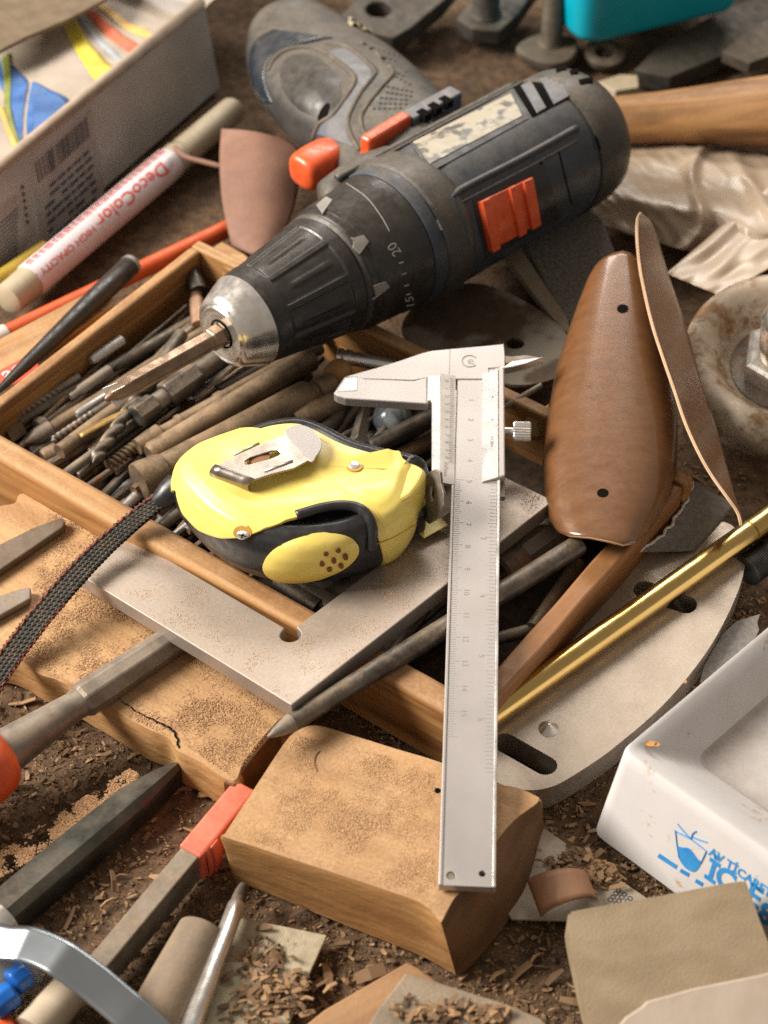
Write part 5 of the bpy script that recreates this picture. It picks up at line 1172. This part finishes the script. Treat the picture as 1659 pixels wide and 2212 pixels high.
def ven2(u, v):
    i = min(int(v*79), 78); k = v*79-i; a = L2[i]*(1-k)+L2[i+1]*k; b = R2[i]*(1-k)+R2[i+1]*k
    q = a*(1-u)+b*u; wd = np.linalg.norm(b-a)/55
    return P(q[0], q[1], 6.1-2.9*v-u*1.5*min(1, wd))
v2 = thing('veneer_scale', 'second brown veneer piece standing on edge with pale rim', 'veneer piece', P(1500, 900, 2.2))
sheet('scale', ven2, 14, 80, VENEER, v2, .07)
build('pale_edge', G().tube([ven2(0, v) for v in np.linspace(.005, .995, 70)], .035, 6), VEDGE, v2, smooth=180)
# torn abrasive paper between veneer and plate, tray corner scrap
ap = thing('abrasive_paper', 'torn curled grey abrasive paper beneath the veneer pieces', 'sandpaper', P(1480, 1110, 1))
tor = smoothloop([(1380, 1190), (1420, 1165), (1445, 1140), (1462, 1112), (1480, 1090), (1490, 1060), (1498, 1040)], 30, False)
def paper(u, v):
    i = min(int(v*29), 28); k = v*29-i; a = tor[i]*(1-k)+tor[i+1]*k+np.array([2.5*math.sin(v*37), 2*math.cos(v*51)])
    e = np.array([1590-90*(1-v), 1150-60*v+40*(1-v)]); q = a*(1-u)+e*u; return P(q[0], q[1], 1.95-.55*u)
sheet('paper', paper, 12, 60, GRITPAPER, ap, .04, PAPERBACK)
build('torn_edge', G().tube([paper(0, v) for v in np.linspace(0, 1, 60)], [.035+.025*abs(math.sin(i*2.1)) for i in range(60)], 5), PAPERBACK, ap)
ap2 = tag(slab('abrasive_paper', [(1512, 1470), (1520, 1440), (1560, 1370), (1590, 1342), (1642, 1326), (1636, 1345), (1640, 1360), (1632, 1378), (1635, 1392), (1600, 1440), (1515, 1480)], level(.9, (1512, 1470), (1590, 1342)), .08, GRITPAPER, None, .01), 'grey abrasive paper scrap between steel plate and white container', 'sandpaper')
# bolt thread at the right edge
g = G(); A = P(1612, 1235, 1.1); B = P(1760, 1120, 1.1); L = np.linalg.norm(B-A); prof = []
for k in range(40): prof += [(L*k/40, .48), (L*(k+.5)/40, .56)]
g.lathe(prof, 24); tag(build('threaded_bolt', g, BLACKSTEEL, None, frame(A, B-A), smooth=20, local=True), 'black threaded bolt beside the brass rod', 'bolt')
# tray corner scrap of wood at far right comes from the tray itself

# ------------------------------------------------------------------ rusty ring with nut
rg = thing('rusty_flange', 'rusty white enamelled cast ring holding a nut and bolt', 'flange', P(1700, 800, 0))
RC = P(1694, 790, 1.4); RM = frame(RC, (-.10, -.22, 1), (0, 1, 0))
build('ring', G().lathe([(-1.7, 2.2), (-1.7, 3.3), (-.9, 3.75), (.1, 3.85), (.75, 3.72), (1.02, 3.4), (1.05, 3.1), (.85, 2.75), (.5, 2.45), (.1, 2.2), (-.15, 1.9), (-.2, .3)], 64, 0, RM), RUSTCAST, rg, smooth=50)
build('washer', G().lathe([(-.25, .5), (-.25, 1.95), (-.05, 1.95), (-.03, .5)], 36, 0, RM), OLDSTEEL, rg, smooth=40)
build('nut', G().lathe([(-.1, 1.4), (-.04, 1.62), (.8, 1.62), (.92, 1.4), (.94, .5)], 6, .3, RM), CHROME, rg, smooth=20, bevel=.06)
build('bolt', G().lathe([(.5, 1.0), (2.9, 1.0), (3.1, .85), (3.15, .2)], 30, 0, RM), mat('rusty chrome', (.5, .42, .33), (.66, .6, .52), r=.18, m=.9, vs=80, rust=.3, rcol=(.2, .1, .04)), rg, smooth=40)
# ------------------------------------------------------------------ plastic film
def filmy(u, v):
    lo = np.array([1255+u*520, 470+u*190-60*u*u]); hi = np.array([1330+u*480, 300-10*u+150*u*u*.6]); q = lo*(1-v)+hi*v
    if u < .3: pass
    n1 = noise.noise((u*5, v*4, 1)); n2 = noise.noise((u*11+v*5, v*6, 4)); fold = math.exp(-((u-.42-.05*math.sin(v*6))/.03)**2)*.45+math.exp(-((u+v*.5-1.0)/.04)**2)*.35
    z = .5+1.5*math.sin(math.pi*min(1, v*.95+.05))*(.65+.5*u)+.42*n1+.10*(1-abs(n2)*2.5)*.5+fold*.8+.1
    return P(q[0], q[1], max(.15, z))
g = G(); g.grid(filmy, 120, 100)
tag(build('plastic_film', g, FOIL, smooth=180, solid=.02), 'crumpled translucent beige plastic film behind the veneer pieces', 'plastic film')
fs_ = thing('film_sleeve', 'flat beige plastic sleeve slanting down to the rusty flange', 'plastic sleeve', P(1600, 540, .5))
def film2(u, v):
    q = np.array([1440, 590])*(1-u)*(1-v)+np.array([1560, 640])*(1-u)*v+np.array([1720, 350])*u*(1-v)+np.array([1760, 520])*u*v
    return P(q[0], q[1], 2.0+.03*math.sin(v*13+u*2)+.15*noise.noise((u*4, v*5, 2)))
g = G(); g.grid(film2, 40, 30); build('film', g, FOIL, fs_, smooth=180, solid=.02)
# ------------------------------------------------------------------ abrasive block, rusty trowel, wooden handle
tag(slab('abrasive_block', [(1128, 520), (1200, 470), (1270, 452), (1300, 470), (1335, 560), (1330, 640), (1235, 700), (1215, 680)], Plane((1128, 520, 1.7), (1215, 680, 1.3), (1300, 470, 1.7)), 1.2, ABRASIVE, None, .06), 'coarse grey abrasive block under the drill motor', 'abrasive block')
tag(slab('sanding_strip', [(1085, 545), (1118, 525), (1228, 690), (1232, 722), (1212, 712)], Plane((1085, 545, 1.75), (1228, 690, 1.35), (1118, 525, 1.8)), .35, mat('dusty strip', (.19, .16, .12), (.27, .23, .18), r=.8, dust=.5), None, .05), 'pale dusty strip along the abrasive block', 'strip')
tr2 = thing('rusty_trowel', 'rounded rusty pale metal trowel blade with a hole', 'trowel', P(1080, 720, 1))
slab('blade', smoothloop([(870, 720), (905, 650), (960, 622), (1030, 612), (1110, 638), (1190, 688), (1230, 735), (1222, 790), (1185, 822), (1100, 830), (990, 800)], 70), Plane((900, 700, 1.4), (1200, 740, 1.5), (1030, 615, 1.5)), .15, mat('rust and pale paint', (.055, .032, .02), (.21, .185, .145), r=.7, vs=32, lo=.50, hi=.60, dust=.2, detail=8), tr2, .02, holes=[ell(1113, 742, 20, 12, 16)])
hw = thing('hammer', 'orange brown wooden hammer handle behind the drill', 'hammer', P(1500, 245, 0))
A, B = P(1230, 265, 1.6), P(1800, 232, 2.2); g = G(); SEC = [(0, .7, .8), (.1, 1.0, 1.0), (.25, 1.05, 1.0), (.45, 1.3, 1.1), (.7, 1.75, 1.3), (.85, 1.95, 1.4), (1, 2.0, 1.4)]; n = 28; fr = frame(A, B-A); L = np.linalg.norm(B-A); vs = []
for t, a, b in SEC:
    for k in range(n): c = 2*math.pi*k/n; vs.append((t*L, a*math.cos(c), b*math.sin(c)))
g.add(vs, [(i*n+k, i*n+(k+1) % n, (i+1)*n+(k+1) % n, (i+1)*n+k) for i in range(len(SEC)-1) for k in range(n)]+[tuple(range(n)), tuple(range((len(SEC)-1)*n, len(SEC)*n))])
build('handle', g, mat('streaked handle wood', (.15, .065, .022), (.40, .20, .07), r=.5, vs=90, sx=.10, sy=1, b=.2, lo=.35, hi=.65, dust=.25, dist=.7), hw, fr, smooth=60, sub=1, local=True)
tag(slab('wood_chip_piece', [(1290, 176), (1340, 160), (1378, 162), (1380, 188), (1330, 196)], level(1.2, (1290, 176), (1378, 162)), .4, CREAM, None, .04), 'pale scrap of wood behind the drill cap', 'wood scrap')
# ------------------------------------------------------------------ cast iron parts at the back
b1 = thing('iron_bracket', 'dark iron bracket plate with a round hole behind the drill handle', 'bracket', P(840, 30, 0))
slab('plate', [(735, 34), (775, -8), (830, -60), (1010, -60), (960, 0), (890, 58), (850, 82), (806, 72)], Plane((735, 34, 1.9), (850, 82, 1.7), (960, 0, 1.9)), .9, IRON, b1, .08, holes=[ell(818, 20, 28, 17, 20)])
b2 = thing('iron_bracket', 'dark iron bracket with upright stub in front of the shadow', 'bracket', P(1060, 40, 0))
slab('plate', [(985, 40), (1010, 8), (1060, -40), (1170, -40), (1120, 30), (1080, 66), (1020, 62)], Plane((985, 40, 1.5), (1080, 66, 1.4), (1120, 30, 1.5)), .8, IRON, b2, .08)
rod('stub', P(1050, 30, 1.5), P(1050, 30, 1.5)+np.array([0, .1, 2.2]), [(0, .75), (.1, .62), (.9, .6), (1, .5)], IRON, b2)
b3_ = thing('iron_flange', 'brown iron foot with round base and upright tube', 'flange', P(1190, 110, 0))
slab('base', smoothloop([(1115, 100), (1150, 76), (1200, 66), (1240, 78), (1248, 104), (1230, 128), (1190, 136), (1140, 122)], 50), level(.9, (1115, 100), (1248, 104)), .5, IRON2, b3_, .1)
rod('tube', P(1190, 92, .9), P(1190, 92, .9)+np.array([0.05, .1, 2.9]), [(0, .62), (.06, .5), (.94, .5), (1, .42)], IRON2, b3_)
w1 = tag(build('iron_washer', G().lathe([(0, .42), (0, .95), (.25, .95), (.3, .85), (.3, .5), (.25, .42), (0, .42)], 40, 0, frame(P(1305, 122, .3), (0, -.12, 1), (1, 0, 0))), IRON2, smooth=40), 'round brown iron washer under the teal container', 'washer')
tag(slab('iron_bar', [(1370, 150), (1420, 100), (1560, 20), (1720, -40), (1720, 40), (1560, 120), (1450, 165)], level(.9, (1370, 150), (1560, 20)), .9, IRON, None, .08), 'dark iron bar lying below the teal container', 'iron bar')
tag(slab('iron_angle', [(1560, 110), (1620, 60), (1720, 10), (1720, 100), (1620, 135)], level(1.6, (1560, 110), (1720, 10)), .6, IRON2, None, .06), 'brown iron angle piece next to the hammer handle', 'iron angle')
# ------------------------------------------------------------------ teal container
tc_ = thing('teal_container', 'bright teal plastic container standing on the iron parts', 'container', P(1420, 50, 1.6))
c0t = P(1256, 108, 1.7); a1 = nrm((P(1606, 24, 1.7)-c0t)); b1t = np.array([-a1[1], a1[0], 0]); wdt = np.linalg.norm(P(1606, 24, 1.7)-c0t)
def rr4(o, a, b, z, r_, flare): return [p+np.array([0, 0, z]) for p in roundrect([o-a1*flare-b1t*flare, o+a1*(a+flare)-b1t*flare, o+a1*(a+flare)+b1t*(b+flare), o+b1t*(b+flare)-a1*flare], r_)]
rings = [rr4(c0t, wdt, 6, 0, 1.2, -.35), rr4(c0t, wdt, 6, .15, 1.2, -.10), rr4(c0t, wdt, 6, .45, 1.2, 0), rr4(c0t, wdt, 6, 6, 1.2, .5), rr4(c0t, wdt, 6, 6.05, 1.2, .3), rr4(c0t, wdt, 6, .5, 1.2, -.2)]
g = G(); n = len(rings[0]); g.add([p for r_ in rings for p in r_], [(i*n+k, i*n+(k+1) % n, (i+1)*n+(k+1) % n, (i+1)*n+k) for i in range(len(rings)-1) for k in range(n)]+[tuple(range(n-1, -1, -1)), tuple(range((len(rings)-1)*n, len(rings)*n))])
build('body', g, TEAL, tc_, smooth=50)
# ------------------------------------------------------------------ cardboard box and printed bag, top left
bx_ = thing('cardboard_box', 'open grey cardboard box with barcode on its side', 'cardboard box', P(230, 400, 0))
ZX = 4.1
r0, r1 = P(-60, 419, ZX), P(442, 8, ZX)
q1 = P(476, 190, .1); q0 = q1-(r1-r0)
dirx = nrm((q1-q0)); nx_ = np.array([dirx[1], -dirx[0], 0])
def wall4(name, A, B, C, D, th, m, parent, inward):
    """board between bottom A-B and top D-C"""
    g = G(); vs = [A, B, C, D]+[p+inward*th for p in (A, B, C, D)]; g.add(vs, [(0, 1, 2, 3), (7, 6, 5, 4), (0, 4, 5, 1), (1, 5, 6, 2), (2, 6, 7, 3), (3, 7, 4, 0)]); return build(name, g, m, parent, frame(A, B-A), bevel=.05)
inw = -nx_ if nx_@(CAMP-q0) > 0 else nx_
wall4('side_panel', q0, q1, r1, r0, .42, BOXCARD, bx_, inw)
e0, e1_ = r1+inw*.02, r1+inw*9
wall4('end_panel', q1+inw*.43, q1+inw*9, r1+inw*9, r1+inw*.43, .3, BOXCARD, bx_, -dirx)
build('rim', G().tube([r0+inw*.2, r1+inw*.2], .26, 10), BOXEDGE, bx_, smooth=180)
SW = Plane.__new__(Plane); SW.o = q0; SW.x = dirx; nn_ = nrm(np.cross(q1-q0, r0-q0)); nn_ = nn_ if nn_@(CAMP-q0) > 0 else -nn_; SW.n = nn_; SW.y = np.cross(nn_, dirx)
SWM = Matrix.Identity(4)
for i in range(3): SWM[i][0], SWM[i][1], SWM[i][2], SWM[i][3] = SW.x[i], SW.y[i], SW.n[i], SW.o[i]
SW.fr = SWM
def sprint(name, quads, m, z=.01):
    g = G()
    for q in quads: g.prism(SW.pts(q), .003, z)
    return build(name, g, m, bx_, SWM, local=True)
rn = random.Random(5)
LPAN = mat('pale label print', (.34, .30, .27), (.42, .38, .345), r=.75, vs=60)
sprint('print_panel', [[(68, 352), (196, 232), (226, 420), (90, 545)]], LPAN, .006)
sprint('print_panel', [[(-40, 480), (60, 395), (78, 505), (-40, 640)]], LPAN, .006)
bars = []
x = 0.0
while x < 1:
    wd = rn.choice([.010, .016, .03, .04]); a = np.array([75, 352])*(1-x)+np.array([186, 252])*x; b = np.array([75, 352])*(1-min(1, x+wd))+np.array([186, 252])*min(1, x+wd); dn_ = np.array([8, 44])
    bars.append([tuple(a), tuple(b), tuple(b+dn_), tuple(a+dn_)]); x += wd+rn.choice([.012, .018, .03])
tag(sprint('barcode', bars, DARKINK, .012), None, None, kind='stuff')
tl = []
for k in range(7):
    x = 0.0
    while x < .95:
        l = rn.uniform(.06, .2); a = np.array([92, 412])*(1-x)+np.array([196, 318])*x+np.array([2.5, 17])*k; e = min(1, x+l); b = np.array([92, 412])*(1-e)+np.array([196, 318])*e+np.array([2.5, 17])*k
        if rn.random() < .8: tl.append([tuple(a), tuple(b), tuple(b+np.array([1, 8])), tuple(a+np.array([1, 8]))])
        x += l+.03
for k in range(12):
    a = np.array([-40, 515+k*9.5]); b = np.array([38, 448+k*9.5]); tl.append([tuple(a), tuple(b), tuple(b+np.array([.5, 3.5])), tuple(a+np.array([.5, 3.5]))])
for k in range(6):
    tl.append([tuple(q) for q in ell(48+k*2.2, 404+k*15, 4, 5, 8)])
tag(sprint('fine_print', tl, DARKINK, .012), None, None, kind='stuff')
# contents: colourful printed bag
bg = thing('printed_bag', 'crumpled cream plastic bag with yellow, red and blue swirls in the box', 'printed bag', r0+inw*5-np.array([0, 0, 2]))
ZBG = ZX-.5
def bagz(p): return ZBG+.28*noise.noise((p[0]*.35, p[1]*.35, 3))+.10*noise.noise((p[0]*1.1, p[1]*1.1, 8))-.2
org = r0-dirx*2+inw*.5
def bagp(u, v): p = org+dirx*(u*24)+inw*(v*15); return np.array([p[0], p[1], bagz(p)])
g = G(); g.grid(bagp, 60, 40); build('bag', g, PAGE, bg, smooth=180)
def swirl(name, L, Rr, m, dz=.03):
    l_, r_ = smoothloop(L, 30, False), smoothloop(Rr, 30, False)
    def f(u, v):
        i = min(int(v*29), 28); k = v*29-i; a = (l_[i]*(1-k)+l_[i+1]*k)*(1-u)+(r_[i]*(1-k)+r_[i+1]*k)*u; p = P(a[0], a[1], ZBG-.1); return np.array([p[0], p[1], bagz(p)+dz])
    g = G(); g.grid(f, 6, 40); return build(name, g, m, bg, smooth=180, solid=.01)
cy = mat('print yellow', (.52, .42, .03), (.62, .50, .05), r=.5); crd = mat('print red', (.62, .10, .04), (.7, .15, .06), r=.5); cb = mat('print blue', (.03, .09, .26), (.06, .16, .40), r=.5, vs=90); co = mat('print ochre', (.60, .34, .08), (.68, .42, .12), r=.5); cg = mat('print olive', (.16, .20, .04), (.24, .26, .06), r=.5)
swirl('yellow_swirl', [(128, 0), (140, 60), (170, 120), (208, 175), (240, 205)], [(150, -10), (158, 30), (185, 80), (225, 125), (285, 170)], cy)
swirl('red_swirl', [(172, 0), (200, 45), (250, 92), (300, 118), (330, 130)], [(180, -8), (210, 28), (262, 70), (310, 98), (345, 112)], crd)
swirl('ochre_swirl', [(178, -10), (215, 20), (270, 60), (340, 92), (372, 98)], [(186, -20), (226, 8), (284, 46), (350, 78), (385, 86)], co)
swirl('grey_swirl', [(160, -10), (172, 40), (210, 90), (260, 135), (290, 160)], [(168, -12), (180, 34), (218, 82), (266, 125), (298, 152)], mat('print grey blue', (.30, .33, .36), (.38, .41, .44), r=.5))
swirl('blue_patch', [(70, 180), (62, 215), (56, 255), (58, 285), (62, 302)], [(72, 178), (110, 195), (150, 215), (128, 250), (85, 285)], cb)
swirl('blue_patch', [(-20, 150), (5, 190), (20, 230), (25, 280), (30, 330)], [(10, 120), (40, 150), (62, 180), (50, 240), (45, 330)], cb, .02)
swirl('olive_line', [(2, 130), (8, 170), (8, 220), (20, 270), (40, 330)], [(20, 110), (24, 160), (22, 220), (32, 270), (50, 322)], cg, .05)
swirl('ochre_swirl', [(-5, 230), (10, 270), (25, 310), (35, 345)], [(5, 225), (20, 265), (36, 305), (46, 335)], co, .06)
slab('flap', [(-60, 140), (60, 78), (150, 40), (232, -4), (260, -80), (-60, -80)], Plane((-60, 140, 4.5), (232, -4, 4.5), (60, -80, 5.2)), .2, mat('brown card flap', (.15, .105, .062), (.21, .15, .092), r=.8, vs=120), bx_, .04)
# ------------------------------------------------------------------ paint marker
mk = thing('paint_marker', 'fat pale paint marker with red lettering beside the cardboard box', 'marker', P(240, 460, 0))
A, B = P(12, 652, 1.1), P(510, 232, 1.0); D_ = B-A; ML = np.linalg.norm(D_); MD = D_/ML
rod('base_cap', A, A+D_*.10, [(0, .45), (.08, .64), (.9, .66), (1, .66)], CREAM, mk, n=36)
rod('barrel', A+D_*.095, A+D_*.69, [(0, .68), (.01, .71), (.99, .71), (1, .68)], LILAC, mk, n=48)
rod('collar', A+D_*.69, A+D_*.745, [(0, .66), (.6, .66), (.8, .58), (1, .55)], CREAM, mk, n=40)
rod('cap', A+D_*.74, B, [(0, .60), (.03, .63), (.93, .60), (.98, .5), (1, .3)], CREAM, mk, n=40)
mn = nrm(np.cross(MD, (0, 0, 1))); mn = mn if mn@(CAMP-A) > 0 else -mn; mu_ = np.cross(mn, MD); mu_ = mu_ if mu_[2] > 0 else -mu_
SM = Surf(lambda u, v: A+MD*u+.71*(math.cos(v)*mu_+math.sin(v)*mn), (0, ML), (-1.2, 2.2), 80)
def mtext(s_, cx, cy, sc, ang, m, off=.012):
    c, sn = math.cos(ang), math.sin(ang)
    return build('lettering', text_geo(s_, 1.0, lambda x, y: SM.at(cx+(x*c+y*sn)*sc, cy+(x*sn-y*c)*sc, off), cuts=2, bold=.012), m, mk, recalc=False)
am = math.atan2(-420, 498)+math.pi
mtext('DecoColor', 285, 418, 41, am, REDINK)
mtext('- HIGH OPACITY -', 146, 540, 22, am, REDINK)
g = G()
rn = random.Random(9)
x = .105
while x < .66:
    l = rn.uniform(.012, .03); 
    for off in (0, .014):
        pts = [SM.f(ML*(x+l*t), -.30+off*12*0+(.0 if off == 0 else .22)) for t in (0, 1)]; nrmv = nrm(pts[0]-(A+MD*ML*x)); g.tube([p+nrmv*.0 for p in pts], .05 if off == 0 else .03, 5)
    x += l+.006
tag(build('print_band', g, REDINK, mk), None, None, kind='stuff')
# yellow tube end, orange rod, pens
bit('yellow_pencil', 'yellow pencil tucked between marker and box', 'pencil', (-30, 618, .9), (100, 532, .9), .28, mat('pencil yellow', (.55, .36, .03), (.65, .44, .06), r=.45))
orp = thing('orange_pencil', 'orange red round pencil with pale end cap behind the tray', 'pencil', P(240, 610, 0))
A, B = P(14, 722, 1.0), P(505, 488, .9)
rod('shaft', A, B, [(0, .36), (1, .36)], mat('pencil orange', (.52, .075, .015), (.60, .10, .025), r=.45), orp)
rod('end_cap', A-(B-A)*.09, A+(B-A)*.002, [(0, .3), (.1, .4), (.9, .42), (1, .4)], mat('cap pale', (.58, .48, .43), (.66, .56, .5), r=.5), orp)
bp_ = thing('black_pen', 'black tapering pen lying against the tray end', 'pen', P(150, 690, 1))
rodp('barrel', (283, 572, 1.9), (-5, 845, 2.7), [(0, .30), (.02, .42), (.25, .42), (.8, .25), (1, .12)], BLACKPL, bp_)
rodp('end_ring', (286, 569, 1.9), (280, 575, 1.9), [(0, .40), (1, .44)], GREYM, bp_)
rl = thing('wooden_ruler', 'wooden ruler with red label behind the black pen', 'ruler', P(60, 760, .5))
rp = level(1.9, (-40, 790), (240, 660)); slab('ruler', [(-40, 752), (60, 700), (240, 605), (245, 660), (-40, 850)], rp, .3, WOODTRAY, rl, .03)
slab('red_label', [(-40, 822), (78, 757), (84, 800), (-40, 866)], level(1.93, (-40, 822), (78, 757)), .02, REDINK, rl, .0)
WHINK = mat('white print', (.5, .46, .43), (.58, .54, .5), r=.6); lp = level(1.945, (-40, 812), (90, 742))
x, y = lp.loc(28, 800); build('label_text', text_geo('ao', .95, lp.fr@Matrix.Translation((x, y, .01)), bold=.02), WHINK, rl, recalc=False)
# ------------------------------------------------------------------ leather scrap
lt = thing('leather_piece', 'pink brown leather scrap curling up between marker and drill', 'leather piece', P(560, 430, 0))
LL = smoothloop([(478, 278), (474, 340), (478, 420), (488, 480), (500, 530)], 24, False); LR = smoothloop([(620, 302), (652, 330), (648, 380), (638, 440), (600, 548)], 24, False)
def lea(u, v):
    i = min(int(v*23), 22); k = v*23-i; a = LL[i]*(1-k)+LL[i+1]*k; b = LR[i]*(1-k)+LR[i+1]*k; q = a*(1-u)+b*u+np.array([0, -6*math.sin(u*math.pi)*(1-v)+10*math.sin(u*math.pi)*v])
    return P(q[0], q[1], 2.9-1.5*v+.35*math.sin(u*math.pi))
sheet('leather', lea, 20, 30, LEATHER, lt, .16, mat('leather edge', (.18, .08, .05), (.25, .12, .08), r=.8))
lt2 = tag(build('leather_strip', G().tube([P(a, b, 2.0) for a, b in smoothloop([(376, 316), (400, 338), (440, 350), (480, 360)], 20, False)], [.05]+[.11]*17+[.1, .06], 8), LEATHER, smooth=180), 'thin brown leather strip edge beside the marker cap', 'leather strip')
tag(slab('wood_scrap', [(440, 545), (480, 520), (530, 548), (560, 580), (520, 600)], level(2.6, (440, 545), (530, 548)), .6, WOODTRAY, None, .1), 'small honey wood scrap at the far corner of the tray', 'wood scrap')
strew('brown sawdust drifted over the dark plane iron', level(.70, (0, 1900), (300, 1660)), [(-20, 1850), (120, 1760), (280, 1660), (300, 1675), (230, 1735), (60, 1862), (-20, 1905)], 12000, 31, (.02, .06), -.05, .8, -.02)
